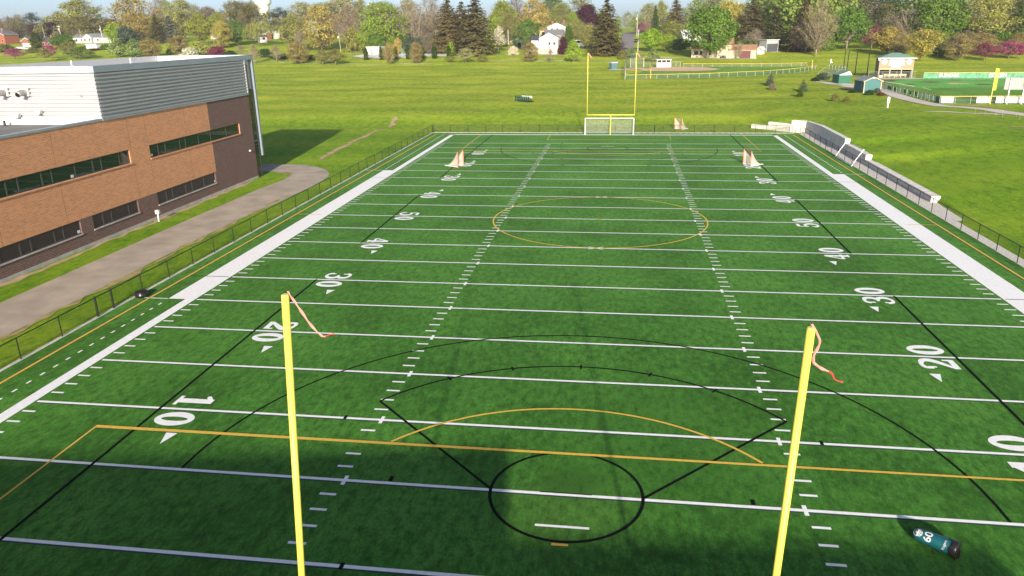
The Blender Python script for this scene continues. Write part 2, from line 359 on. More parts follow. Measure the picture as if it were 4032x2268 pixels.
def ragged(pts, w, seed, amp=.35):                   # uneven edges for worn ground
    r = random.Random(seed); P = [Vector((p[0], p[1])) for p in pts]; q = []; ws = []
    for i in range(len(P)-1):
        k = max(2, int((P[i+1]-P[i]).length/1.2))
        for j in range(k): q.append(P[i].lerp(P[i+1], j/k)+Vector((r.uniform(-.25, .25), r.uniform(-.25, .25)))); ws.append(w*(1+r.uniform(-amp, amp)))
    q.append(P[-1]); ws.append(w*.3); ws[0] *= .3
    return q, ws
def patch(px, dz=.05, ring=3):                       # worn or paved area outlined on the ground by photo pixels
    P = [at(*p) for p in px]; c = sum(P, Vector())/len(P); b = MB(); n = len(P)
    b.v.append((c.x, c.y, tz(c.x, c.y)+dz))
    for k in range(1, ring+1):
        for p in P:
            x, y = c.x+(p.x-c.x)*k/ring, c.y+(p.y-c.y)*k/ring; b.v.append((x, y, tz(x, y)+dz))
    for i in range(n): b.f.append((0, 1+i, 1+(i+1) % n))
    for k in range(ring-1):
        for i in range(n): b.f.append((1+k*n+i, 1+(k+1)*n+i, 1+(k+1)*n+(i+1) % n, 1+k*n+(i+1) % n))
    return b

# ------------------------------------------------------------------ football turf and its markings
YD = .9144
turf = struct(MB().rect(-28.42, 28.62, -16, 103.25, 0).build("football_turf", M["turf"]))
Wt, Ye, Bk = MB(), MB(), MB(); ZW, ZY, ZB = .008, .016, .012
S = 24.384
for sx in (-1, 1):
    Wt.rect(*sorted((sx*S, sx*25.03)), -9.8, 101.25, ZW)
    Wt.rect(*sorted((sx*25.03, sx*26.16)), 22.86, 68.58, ZW)
    for y in (22.86, 68.58): Wt.rect(*sorted((sx*26.2, sx*28.35)), y-.05, y+.05, ZW)
    for k in range(0, 35): Wt.rect(*sorted((sx*26.09, sx*26.2)), 21.9-k*YD-.16, 21.9-k*YD+.16, ZW)
    for k in range(0, 35): Wt.rect(*sorted((sx*26.06, sx*26.26)), 69.7+k*YD-.15, 69.7+k*YD+.15, ZW) if 69.7+k*YD < 103 else 0
    for yd in range(0, 100):
        y = yd*YD
        if yd % 5:
            Wt.rect(*sorted((sx*(S-.12), sx*(S-.74))), y-.065, y+.065, ZW); Wt.rect(*sorted((sx*8.13, sx*8.74)), y-.065, y+.065, ZW)
        elif yd: Wt.rect(sx*8.13-.075, sx*8.13+.075, y-.3, y+.3, ZW+.001)
    Ye.rect(*sorted((sx*27.43-.075, sx*27.43+.075)), -12, 101.4, ZY)
    Ye.rect(*sorted((sx*27.38, sx*25.0)), 45.67, 45.77, ZY)
    Ye.rect(*sorted((sx*25.05, sx*27.4)), 101.28, 101.38, ZY)
    for ya, yb in ((-9, 27.43), (36.58, 54.86), (64, 101)): Bk.rect(sx*18.25-.07, sx*18.25+.07, ya, yb, ZB)
    for y in (27.43, 64.0): Bk.rect(*sorted((sx*24.5, sx*27.3)), y-.045, y+.045, ZB)
for k in range(-29, 30): Wt.rect(k*YD-.2, k*YD+.2, 102.95, 103.12, ZW)
for yd in range(0, 105, 5):
    if yd <= 100: Wt.rect(-S+.12, S-.12, yd*YD-.08, yd*YD+.08, ZW)
Wt.rect(-25.03, 25.03, 100.6, 101.25, ZW); Wt.rect(-25.03, 25.03, -9.8, -9.15, ZW)
for ye, sg in ((0, 1), (91.44, -1)):
    Wt.rect(-.9, .9, ye+sg*2.743-.06, ye+sg*2.743+.06, ZW)                       # try mark
    yo, d = (-9.3, 1) if sg > 0 else (100.9, -1)
    Y = lambda v: yo+d*v
    for hw, dep in ((20.04, 16.6), (9.1, 5.55)):
        Ye.strip([(-hw, Y(.2)), (-hw, Y(dep)), (hw, Y(dep)), (hw, Y(.2))], .115, ZY)
    ps = Y(11.1)
    Ye.strip(arc(0, ps, 9.15, 38, 142) if d > 0 else arc(0, ps, 9.15, -38, -142), .12, ZY)
    Ye.rect(-.27, .27, ps-.06, ps+.06, ZY+.001)
    gy = 4.65 if sg > 0 else 91.44-4.65
    Bk.strip(arc(0, gy, 2.7, 0, 360, 64), .12, ZB)
    Bk.rect(-.92, .92, gy-.025, gy+.025, ZB)
    f = 1 if sg > 0 else -1
    for sx in (-1, 1):
        Bk.strip([(sx*2.72, gy), (sx*8.72, gy+f*6.15)], .115, ZB)
    a = math.degrees(math.atan2(6.15, 8.72))
    Bk.strip(arc(0, gy, 10.68, a, 180-a) if f > 0 else arc(0, gy, 10.68, -a, -180+a), .115, ZB)
    Bk.strip(arc(0, gy, 14.62, 0, 180) if f > 0 else arc(0, gy, 14.62, 0, -180), .115, ZB)
    for t in (55, 72, 90, 108, 125):
        Bk.strip([(10.45*math.cos(rad(t))*1, gy+f*10.45*math.sin(rad(t))), (10.9*math.cos(rad(t)), gy+f*10.9*math.sin(rad(t)))], .10, ZB+.001)
    for sx in (-1, 1):
        for yy, xx in ((4.85, 6.45), (9.2, 9.75), (0, 6.6)):
            Bk.rect(sx*xx-.07, sx*xx+.07, ye+sg*yy-.16, ye+sg*yy+.16, ZB)
Ye.strip(arc(0, 45.72, 9.12, 0, 360, 90), .12, ZY); Ye.rect(-.2, .2, 45.6, 45.84, ZY+.001)
for y in (36.58, 54.86):
    for s_ in (-1, 1): Wt.strip([(-.55, y-s_*.33), (.55, y+s_*.33)], .1, ZW+.002)
# dark worn seam beside the painted lines
Ed = MB()
for yd in range(0, 105, 5):
    if yd <= 100: Ed.rect(-S+.12, S-.12, yd*YD-.16, yd*YD-.08, .004)
for sx in (-1, 1): Ed.rect(*sorted((sx*27.43-.15, sx*27.43-.06)), -12, 101.4, .004)
Wt.build("white_marking", M["white"], turf); Ye.build("yellow_marking", M["yellow"], turf); Bk.build("black_marking", M["black"], turf); Ed.build("line_edge", M["edge"], turf)
# yard numbers: strokes in a 1 x 1 cell (u across, v up)
def catm(P, n=8):
    out = []
    for i in range(len(P)-1):
        p0, p1, p2, p3 = P[max(i-1, 0)], P[i], P[i+1], P[min(i+2, len(P)-1)]
        for k in range(n):
            t = k/n; out.append(tuple(.5*(2*p1[j]+(p2[j]-p0[j])*t+(2*p0[j]-5*p1[j]+4*p2[j]-p3[j])*t*t+(3*p1[j]-p0[j]-3*p2[j]+p3[j])*t**3) for j in range(3)))
    return out+[P[-1]]
DIG = {'1': [[(.56, .02, .28), (.56, .99, .28)], [(.2, .06, .12), (.92, .06, .12)], [(.5, .93, .12), (.3, .82, .15), (.16, .76, .1)]],
 '2': [[(.12, .70, .14), (.16, .90, .17), (.48, .95, .14), (.84, .84, .22), (.86, .64, .27), (.62, .44, .22), (.30, .24, .17), (.12, .10, .16)], [(.06, .1, .2), (.94, .1, .2)], [(.88, .04, .14), (.9, .32, .1)], [(.13, .72, .26), (.27, .72, .26)]],
 '3': [[(.10, .78, .2), (.22, .92, .17), (.48, .95, .13), (.80, .86, .22), (.82, .64, .24), (.58, .52, .12), (.36, .51, .12)], [(.5, .51, .12), (.80, .44, .22), (.88, .24, .26), (.64, .07, .16), (.38, .05, .13), (.16, .12, .18), (.08, .26, .2)], [(.1, .75, .24), (.24, .75, .24)], [(.1, .25, .24), (.24, .25, .24)]],
 '4': [[(.70, .02, .26), (.70, .97, .26)], [(.62, .94, .12), (.06, .34, .12)], [(.03, .31, .14), (.98, .31, .14)], [(.46, .05, .1), (.94, .05, .1)]],
 '5': [[(.16, .93, .17), (.88, .93, .17)], [(.2, .94, .15), (.17, .52, .12)], [(.15, .5, .12), (.42, .62, .13), (.76, .54, .22), (.88, .32, .27), (.68, .08, .17), (.38, .05, .13), (.14, .14, .2), (.1, .26, .2)], [(.1, .24, .24), (.24, .24, .24)]]}
def digit(b, ch, o, ux, uy, w, h, z):
    T = lambda u, v: (o[0]+ux[0]*u*w+uy[0]*v*h, o[1]+ux[1]*u*w+uy[1]*v*h)
    if ch == '0':
        n = 40; vs = []
        for i in range(n):
            a = 2*math.pi*i/n; c, s_ = math.cos(a), math.sin(a)
            vs += [(*T(.5+.5*c, .5+.5*s_), z), (*T(.5+.15*c, .5+.345*s_), z)]
        b.add(vs, [(2*i, 2*((i+1) % n), 2*((i+1) % n)+1, 2*i+1) for i in range(n)]); return
    for k, st in enumerate(DIG[ch]):
        st = catm(st) if len(st) > 2 else st
        P = [T(p[0], p[1]) for p in st]; b.strip(P, [p[2]*w*1.22 for p in st], z+.0012*k)
for yl in range(10, 100, 10):
    num = yl if yl <= 50 else 100-yl
    for sx in (-1, 1):
        b = MB(); yy = yl*YD; ux, uy = ((0, -1), (1, 0)) if sx < 0 else ((0, 1), (-1, 0)); h = 1.75; w = 1.19
        base = -17.95 if sx < 0 else 17.97
        w1 = 1.18; gap = .27
        digit(b, str(num)[0], (base, yy-ux[1]*(gap+w1)), ux, uy, w1, h, ZW); digit(b, '0', (base, yy+ux[1]*gap), ux, uy, w, h, ZW)
        if num < 50:
            g = -1 if yl < 50 else 1; xm = sx*16.5; y0 = yy+g*2.02
            b.add([(xm-.25, y0, ZW), (xm+.25, y0, ZW), (xm, y0+g*.88, ZW)], [(0, 1, 2)] if g > 0 else [(0, 2, 1)])
        b.build("yard_number", M["white"], turf)

# ------------------------------------------------------------------ paths and worn ground
mb = MB()
outer = [(-31.8, -20), (-31.85, 24), (-31.95, 41.5), (-31.4, 48), (-31.05, 58.5), (-31.2, 62.2), (-31.5, 64.5), (-32.2, 66.6), (-33.4, 68.6), (-35.3, 70.6), (-37.4, 71.75), (-40.4, 72.2), (-62, 72.6)]
inner = [(-36.6, -20), (-36.4, 24), (-36.45, 41.5), (-36.4, 48), (-36.3, 57), (-35.95, 60.5), (-35.9, 62.4), (-36.0, 63.6), (-36.2, 64.8), (-36.5, 65.9), (-37.1, 66.5), (-39.3, 67.05), (-62, 67.4)]
n_ = len(outer); mb.v = [(*p, .0) for p in outer]+[(*p, .0) for p in inner]; mb.f = [(i, i+1, n_+i+1, n_+i) for i in range(n_-1)]
struct(mb.build("asphalt_path", M["asph"]))
struct(MB().box(-28.62, -28.42, -16, 103.3, -.05, .035).box(-28.42, 28.0, 103.27, 103.42, -.05, .03).build("concrete_kerb", M["conc"]))
struct(MB().rect(28.62, 28.8, 20, 47, .002).add([(28.62, 47, .003), (30.2, 47.5, .003), (30.6, 55, .003), (30.6, 99, .003), (29.6, 103.2, .003), (28.62, 103.2, .003)], [(0, 1, 2, 3, 4, 5)]).rect(28.8, 29.5, 20, 47.2, .0025).build("gravel_strip", M["gravel"]))
q, w = ragged([(-36.9, 75.5), (-37.7, 82), (-37.9, 87), (-38.4, 93), (-38.5, 98.5), (-38.9, 105.3), (-37.9, 107.5)], .75, 3)
struct(drape(q, w, .03).build("dirt_trail", M["dirt"]))
q, w = ragged([(-37.6, 110), (-38.3, 114), (-39.2, 119)], .8, 4); struct(drape(q, w, .05).build("dirt_trail", M["dirt"]))
q, w = ragged([at(x, y) for x, y in ((1690, 434), (1760, 433), (1840, 434), (1905, 436))], .7, 5); struct(drape(q, w, .05).build("worn_trail", M["dry"]))
struct(drape([at(x, y) for x, y in ((985, 239), (1090, 243), (1180, 250), (1260, 252), (1420, 253), (1580, 251), (1700, 250))], .9, .06).build("park_footpath", M["walk"]))
struct(drape([at(x, y) for x, y in ((1920, 240), (2060, 240), (2200, 240), (2330, 238), (2440, 243))], 1.1, .06).build("park_footpath", M["walk"]))
struct(drape([at(x, y) for x, y in ((0, 245), (120, 243), (260, 240))], 1.2, .06).build("park_footpath", M["walk"]))
struct(drape([at(x, y) for x, y in ((975, 211), (1140, 218), (1240, 221), (1330, 222), (1385, 222))], 1.4, .06).build("park_footpath", M["walk"]))
struct(drape([at(x, y) for x, y in ((2535, 223), (2640, 227), (2760, 230), (2880, 231), (2975, 231))], 1.2, .06).build("park_footpath", M["walk"]))
rp = [at(2462, 212), at(2466, 195), at(2470, 165), at(2472, 145), at_d(2473, 545)]
struct(drape(rp, [8.5, 7, 7, 7.2, 7.5], .08, 4).build("street_road", M["road"]))
struct(patch([(1385, 222), (1430, 215), (1560, 208), (1700, 197), (1790, 195), (1808, 206), (1770, 222), (1620, 229), (1440, 231)], .09, 4).build("gravel_lot", M["gravel"]))
struct(patch([(2100, 211), (2200, 209), (2290, 212), (2240, 217), (2130, 216)], .09).build("house_driveway", M["walk"]))
struct(patch([(2820, 228), (2880, 226), (2978, 226), (2980, 232), (2840, 231)], .08).build("house_driveway", M["walk"]))

q, w = ragged([(-31.75, y) for y in (-10, 5, 18, 30, 42, 52)], .42, 21, .8); struct(MB().strip([tuple(p) for p in q], w, .006).build("worn_edge", M["dry"]))
q, w = ragged([(-39.05, y) for y in (-10, 5, 18, 30, 42, 52, 61)], .5, 22, .6); struct(MB().strip([tuple(p) for p in q], w, -.012).build("bare_soil", M["dirt"]))
q, w = ragged([(-36.3, 64.8), (-37.5, 66.2), (-39, 66.8)], .7, 23, .6); struct(MB().strip([tuple(p) for p in q], w, .005).build("bare_soil", M["dry"]))

# ------------------------------------------------------------------ school building on the left
BX = -39.4
sb = thing("school_building", "two storey brick school with ribbed metal upper storey beside the asphalt path", "building", (BX, 0, 0))
OPEN = [(43.58, 60.26, 5.38, 6.5, 'g', [44.94, 46.15, 48.5, 49.5, 51.85, 54.2, 57.4]), (8, 40.72, 5.42, 6.56, 'g', [10.4, 11.5, 15.2, 18.6, 20.8, 23.4, 24.6, 27.04, 28.2, 30.42, 31.5, 33.95, 36.0, 37.1, 39.37]),
        (43.58, 53.9, 1.2, 2.3, 'd', [45.04, 46.15, 48.33, 49.54, 51.71]), (34.7, 40.66, 1.2, 2.3, 'd', [36.0, 37.16, 39.4]), (8, 33.27, 1.22, 2.3, 'd', [12, 14.4, 16.8, 19.2, 21.4, 24, 25.2, 27.02, 28.13, 30.42, 31.46])]
yb = sorted({-60., 54.2, 63.2, *[o[0] for o in OPEN], *[o[1] for o in OPEN]}); zb = sorted({-.3, .25, 2.3, 9.25, *[o[2] for o in OPEN], *[o[3] for o in OPEN]})
light, dark, foot = MB(), MB(), MB()
for i in range(len(yb)-1):
    for j in range(len(zb)-1):
        yc, zc = (yb[i]+yb[i+1])/2, (zb[j]+zb[j+1])/2
        if any(o[0] < yc < o[1] and o[2] < zc < o[3] for o in OPEN): continue
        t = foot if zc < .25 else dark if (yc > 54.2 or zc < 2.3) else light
        x = .02 if t is foot else 0
        t.quad((x, yb[i], zb[j]), (x, yb[i+1], zb[j]), (x, yb[i+1], zb[j+1]), (x, yb[i], zb[j+1]))
for o in OPEN:
    t = light if o[4] == 'g' else dark
    a, b, c, d = o[:4]; r = -.16
    t.quad((0, a, c), (0, b, c), (r, b, c), (r, a, c)); t.quad((0, a, d), (r, a, d), (r, b, d), (0, b, d)); t.quad((0, a, c), (r, a, c), (r, a, d), (0, a, d)); t.quad((0, b, c), (0, b, d), (r, b, d), (r, b, c))
dark.quad((0, 63.2, -.3), (-45, 63.2, -.3), (-45, 63.2, 9.25), (0, 63.2, 9.25)); foot.quad((.02, 63.2, .25), (.02, -60, .25), (0, -60, .25), (0, 63.2, .25)); foot.quad((.02, 63.2, -.3), (.02, 63.2, .25), (-.5, 63.2, .25), (-.5, 63.2, -.3))
light.quad((0, -60, 0), (0, -60, 9.25), (-45, -60, 9.25), (-45, -60, 0))
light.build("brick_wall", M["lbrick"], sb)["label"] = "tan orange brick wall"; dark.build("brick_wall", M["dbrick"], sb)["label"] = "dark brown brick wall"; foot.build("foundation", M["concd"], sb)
for o in OPEN:
    a, b, c, d, k, mu = o; r = -.11; t = .05
    fr = MB().box(r-.04, r+.03, a, b, c, c+t).box(r-.04, r+.03, a, b, d-t, d).box(r-.04, r+.03, a, a+t, c+t, d-t).box(r-.04, r+.03, b-t, b, c+t, d-t)
    for y in mu: fr.box(r-.04, r+.03, y-.03, y+.03, c+t, d-t)
    for y0, y1 in zip(mu, mu[1:]):
        if 1. < y1-y0 < 1.3: fr.box(r-.02, r+.035, y0+.05, y0+.09, c+.08, d-.08).box(r-.02, r+.035, y1-.09, y1-.05, c+.08, d-.08).box(r-.02, r+.035, y0+.09, y1-.09, c+.06, c+.1).box(r-.02, r+.035, y0+.09, y1-.09, d-.1, d-.06)
    w_ = fr.build("window", M["frame"], sb)
    MB().quad((r, a, c), (r, b, c), (r, b, d), (r, a, d)).build("pane", M["glass" if k == 'g' else "glassd"], w_)
    MB().box(-.02, .07, a-.05, b+.05, c-.1, c-.003).build("sill", M["lbrick"] if k == 'g' else M["concd"], w_)
for y, z in ((43.75, 5.5), (33.4, 5.5), (53.7, 1.28), (32.9, 1.3)): MB().box(-.105, -.098, y, y+.3, z, z+.22).build("window_notice", M["wpaint"], sb)
# lower roof with coping, upper storey of ribbed metal
MB().box(-45, -.35, -60, 38.0, 8.6, 8.95).build("roof", M["roofm"], sb)
MB().box(-.35, .06, -60, 38.05, 9.25, 9.42).box(-45, -.35, -60, -59.6, 8.95, 9.42).build("coping", M["trim"], sb)
MB().box(-.34, -.30, -60, 38, 8.9, 9.25).build("parapet_inside", M["roofm"], sb)
def ribs(z0, z1, pitch=.305, dep=.10):
    pr = []; z = z0
    while z < z1-.01:
        for u, dx in ((0, dep), (.42, dep), (.5, 0), (.92, 0)):
            if z+u*pitch < z1: pr.append((z+u*pitch, dx))
        z += pitch
    return pr+[(z1, dep)]
pr = ribs(9.42, 12.95, .30, .15); cl = MB()
for (za, da), (zb_, db) in zip(pr, pr[1:]):
    cl.quad((da-.03, 38.05-da, za), (da-.03, 62.9, za), (db-.03, 62.9, zb_), (db-.03, 38.05-db, zb_))
    cl.quad((-11.3, 38.05-da, za), (da-.03, 38.05-da, za), (db-.03, 38.05-db, zb_), (-11.3, 38.05-db, zb_))
cl.build("metal_cladding", M["clad"], sb)
MB().box(-11.3, -.06, 37.9, 38.02, 8.9, 9.43).build("base_flashing", M["trimw"], sb)
for y in (12.5, 19, 25.6, 32.0, 41.0, 43.45, 49.8, 54.2): MB().box(-.01, .004, y-.012, y+.012, 2.3, 5.3).box(-.01, .004, y-.012, y+.012, 6.6, 9.2).build("expansion_joint", M["dbrick"], sb)
MB().box(-.02, .1, 38.0, 63.1, 9.25, 9.40).build("flashing", M["trim"], sb)
MB().box(-.06, .13, 62.9, 63.08, 9.42, 12.95).build("corner_trim", M["trimw"], sb)
pp = MB(); zt = 13.44
pp.box(-.30, .13, 37.92, 65.05, 12.95, zt).build("parapet_band", M["trim"], sb)
MB().box(-11.3, -.30, 37.92, 38.3, 12.95, zt).build("parapet_band", M["trimw"], sb)
MB().box(-11.3, -.30, 64.6, 65.05, 12.6, zt).box(-11.4, -11.0, 38.3, 64.6, 12.6, zt).build("parapet_band", M["trimw"], sb)
MB().box(-11.0, -.30, 38.3, 64.6, 12.5, 12.72).build("roof", M["roofw"], sb)
MB().box(-.30, -.26, 38.3, 64.6, 12.72, 12.95).build("parapet_inside", M["trimw"], sb)
MB().box(-11.2, -.25, 62.95, 63.3, 9.3, 12.5).box(-.8, -.55, 63.3, 64.75, 9.76, 12.95).box(-.55, -.25, 63.3, 64.3, 9.78, 9.9).build("return_wall", M["trim"], sb)
MB().box(-.30, .13, 64.75, 65.05, 2.3, 12.94).build("edge_fin", mat("fin_metal", (.20, .235, .27), .5), sb)
MB().box(-.36, -.305, 64.4, 65.03, 2.35, 12.94).build("fin_lining", M["trimw"], sb)
cw = MB().box(-.25, -.05, 63.3, 64.3, -.2, 9.78).box(-11, -.25, 63.35, 64.25, -.2, 9.75).build("curtain_wall", M["glass"], sb)
fr = MB()
for k in range(9): fr.box(-.27, -.03, 63.28, 64.32, .02+k*1.215, .08+k*1.215)
fr.box(-.06, -.02, 64.27, 64.33, 0, 9.8).box(-.06, -.02, 63.26, 63.32, 0, 9.8); fr.build("mullion", M["frame"], cw)
def vent_pipe(x, z):
    b = MB(); b.tube([(x, 38.0, z), (x, 37.5, z), (x, 37.25, z-.04), (x, 36.98, z-.13)], .22, 16)
    o = b.build("vent_pipe", mat("duct_steel", (.42, .41, .39), .45, .6), sb, True)
    MB().box(x-.32, x+.32, 37.78, 37.93, z-.3, z+.3).build("wall_plate", M["trimw"], o); MB().tube([(x, 37.04, z-.115), (x, 36.965, z-.137)], .18, 14).build("opening", M["blk"], o)
vent_pipe(-7.72-.2, 11.5); vent_pipe(-5.9-.2, 11.5)
for x, z in ((-7.2, 9.72), (-5.2, 10.0)):
    MB().prism([(37.9, z-.16), (37.5, z-.2), (37.55, z+.02), (37.9, z+.2)], x-.22, x+.22, 'x').build("vent_hood", M["trimw"], sb)
MB().box(-1.45, -1.3, 37.85, 37.96, 11.16, 11.28).build("pipe_stub", M["galv"], sb); MB().tube([(-8.0, 37.2, 8.9), (-8.0, 37.2, 9.35)], .09, 8).build("roof_pipe", M["blk"], sb)
for x, y in ((-6, 52), (-4.5, 57), (-8.5, 47)): MB().tube([(x, y, 12.7), (x, y, 13.6)], .06, 8).build("roof_pipe", M["wpaint"], sb)
lp = MB().box(.0, .16, 61.75, 61.98, 3.2, 3.36).build("wall_lamp", M["wpaint"], sb)
# school wing behind the camera: its shadow falls on the near turf
wing = thing("school_wing", "brick gymnasium wing of the school behind the near end of the field", "building", (0, -31, 0))
tw = [(-62, -9.2), (2.5, 1.2), (2.5, -24), (-62, -34)]
MB().prism(tw, -.2, 11.75, 'z').build("tall_wall", M["lbrick"], wing); lw = [(2.5, .2), (17.6, 1.5), (17.6, -26), (2.5, -26)]
MB().prism(lw, -.2, 10.2, 'z').build("low_wall", M["dbrick"], wing)
MB().prism(tw, 11.75, 11.95, 'z').prism(lw, 10.2, 10.45, 'z').build("coping", M["trim"], wing)
# utility pedestal and black tub
t = thing("utility_pedestal", "white utility box on a post in front of the dark brick base", "utility box", (-38.75, 42.2, 0))
MB().box(-.05, .05, -.05, .05, -.05, .7).build("post", M["wpaint"], t); MB().box(-.17, .17, -.12, .12, .68, 1.02).build("box", M["poleg"], t)
struct(patch([(590, 868), (640, 852), (700, 842), (660, 862), (610, 874)], .02).build("dirt_patch", M["dirt"]))
t = thing("round_tub", "black round drum lying low on the turf edge beside the left fence", "tub", (-28.05, 23.0, 0))
MB().lathe([(.25, 0), (.36, .03), (.4, .12), (.41, .2), (.37, .24), (.39, .3), (.34, .36), (.2, .38)], 20).build("body", M["blkv"], t, True); MB().lathe([(.36, .355), (.385, .37), (.36, .385)], 20).build("rim", M["blk"], t, True)

# ------------------------------------------------------------------ black chain link fences
def fence(name, label, a, b, posts, h=1.2, mats=("blk", "link"), thick=(), rail=.028, gates=(), post=.032, cat="fence", cap=None, bot=False):
    A, B = Vector(a), Vector(b); L = (B-A).length; rz = math.atan2(B.y-A.y, B.x-A.x)
    t = thing(name, label, cat, (A.x, A.y, 0), rz)
    zz = lambda s_: tz(*(A.lerp(B, s_/L)))+.03 if (A.y > 104 or A.x > 40) else 0.
    n = max(1, int(L/3)); P = [(L*i/n, 0, zz(L*i/n)) for i in range(n+1)]
    if L < 90 and A.y < 105 and A.x < 40: P = [(0, 0, 0), (L, 0, 0)]
    b_ = MB()
    for p, q in zip(P, P[1:]): b_.quad((p[0], 0, p[2]+.02), (q[0], 0, q[2]+.02), (q[0], 0, q[2]+h-.02), (p[0], 0, p[2]+h-.02))
    b_.build("chain_link", M[mats[1]], t)
    MB().tube([(p[0], 0, p[2]+h) for p in P], rail, 6).build("top_rail", M[cap or mats[0]], t)
    if bot: MB().tube([(p[0], 0, p[2]+.05) for p in P], .02, 6).build("bottom_rail", M[mats[0]], t)
    pm = MB().tube([(0, 0, -.1), (0, 0, h+.02)], post, 8).mesh("post", M[mats[0]]); pk = MB().tube([(0, 0, -.1), (0, 0, h+.08)], post*1.9, 8).mesh("post", M[mats[0]])
    for s_ in posts:
        o = bpy.data.objects.new("post", pk if any(abs(s_-x) < .05 for x in thick) else pm); COL.objects.link(o); o.parent = t; o.location = (s_, 0, zz(s_))
    return t
Y0 = -15
lp_ = [19.4-3.05*k for k in range(0, 12)]+[20.85+3.05*k+(0 if k == 0 else -.1) for k in range(0, 28)]
fence("chain_link_fence", "black chain link fence along the left side of the turf", (-28.5, Y0), (-28.5, 103.45), [y-Y0 for y in lp_ if Y0 < y < 103.3]+[118.4], thick=[19.4-Y0, 20.85-Y0])
fx = [-28.4, -25.6, -22.7, -19.8, -17.1, -14.2, -11.1, -8.1, -5.1, -2.1, .95, 3.98, 7.02, 8.32, 10.05, 13.1, 16.1, 19.2, 22.3, 25.3, 27.75]
fence("chain_link_fence", "black chain link fence behind the far goalpost", (-28.45, 103.5), (27.8, 103.5), [x+28.45 for x in fx], thick=[7.02+28.45])
fence("chain_link_fence", "black chain link fence along the gravel below the concrete wall", (28.68, 20.0), (28.68, 102.4), [102.35-20-3.05*k for k in range(27)])

# ------------------------------------------------------------------ concrete block retaining wall
rw = thing("retaining_wall", "stepped retaining wall of large concrete blocks along the right lawn", "wall", (0, 0, 0))
def course(a, b, z0, z1, dep=.62):
    A, B = Vector(a), Vector(b); L = (B-A).length; d = (B-A).normalized(); nn = Vector((d.y, -d.x)); n = max(1, round(L/1.5)); bb = MB()
    for i in range(n):
        p, q = A.lerp(B, i/n)+d*.006, A.lerp(B, (i+1)/n)-d*.006; j = R_.uniform(-.012, .012)
        c = [p+nn*j, q+nn*j, q+nn*dep, p+nn*dep]; k = .02
        vs = [(v.x, v.y, z0) for v in c]+[(v.x, v.y, z1-k) for v in c]
        cc = sum(c, Vector((0, 0)))/4
        vs += [(v.x+(cc.x-v.x)*.03, v.y+(cc.y-v.y)*.03, z1) for v in c]
        bb.add(vs, [(0, 1, 5, 4), (1, 2, 6, 5), (2, 3, 7, 6), (3, 0, 4, 7), (4, 5, 9, 8), (5, 6, 10, 9), (6, 7, 11, 10), (7, 4, 8, 11), (8, 9, 10, 11), (3, 2, 1, 0)])
    bb.build("block_course", M["conc"], rw)
course((30.05, 54.5), (30.35, 98.6), -.1, .58, .8); course((30.13, 74.9), (30.4, 98.6), .585, 1.17, .72); course((30.2, 84.2), (30.45, 98.6), 1.175, 1.76, .66)
course((30.35, 98.6), (29.7, 103.7), -.1, .58); course((30.38, 98.6), (29.72, 103.7), .585, 1.17); course((30.42, 98.6), (29.75, 103.7), 1.175, 1.76)
course((29.7, 103.7), (27.7, 104.7), -.1, .58); course((29.72, 103.72), (27.75, 104.7), .585, 1.17); course((29.75, 103.75), (27.8, 104.7), 1.175, 1.78)
course((27.7, 104.7), (24.7, 107.9), -.1, .62); course((27.7, 104.72), (24.9, 107.7), .625, 1.22); course((24.6, 108), (22.6, 109.6), -.1, .62)

# ------------------------------------------------------------------ goalposts
def goalpost(label, y, dy, xc, far):
    t = thing("football_goalpost", label, "goalpost", (xc, y, 0), 0, "yellow football goalposts")
    b = MB(); zb_ = 3.05; yb_ = dy*1.9
    b.tube([(0, yb_, -.2), (0, yb_, 1.6), (0, yb_*.96, 2.2), (0, yb_*.8, 2.7), (0, yb_*.5, 2.98), (0, 0, zb_)], .085, 12)
    b.build("gooseneck", M["yel"], t, True)
    MB().tube([(-3.65, 0, zb_), (3.65, 0, zb_)], .08, 12).build("crossbar", M["yel"], t, True)
    for s_ in (-1, 1):
        u = MB().tube([(s_*3.6, 0, zb_-.08), (s_*3.6, 0, 12.1)], .062 if far else .055, 12).build("upright", M["yel"], t, True)
        MB().tube([(s_*3.6, 0, 12.1), (s_*3.6, 0, 12.13)], .064, 12).build("cap", M["yelt"], u)
    return t
goalpost("far yellow goalpost standing behind the white soccer goal", 100.75, 0.12, .17, True)
gp = thing("football_goalpost", "near yellow goalpost whose two tall uprights cross the foreground", "goalpost", (.42, -9.45, 0), 0, "yellow football goalposts")
MB().tube([(0, -1.9, -.2), (0, -1.9, 1.6), (0, -1.8, 2.2), (0, -1.5, 2.7), (0, -.9, 2.98), (0, 0, 3.05)], .085, 12).build("gooseneck", M["yel"], gp, True)
MB().tube([(-3.55, 0, 3.05), (3.55, 0, 3.05)], .08, 12).build("crossbar", M["yel"], gp, True)
for xb, xt, zt_ in ((-3.80, -3.25, 12.31), (3.28, 3.45, 12.1)):
    u = MB().tube([(xb, 0, 3.0), (xt, 0, zt_)], .051, 20).build("upright", M["yel"], gp, True)
    MB().tube([(xt, 0, zt_), (xt, 0, zt_+.012)], .045, 16).build("cap", mat("cap_yellow", (.7, .58, .2), .6), u)
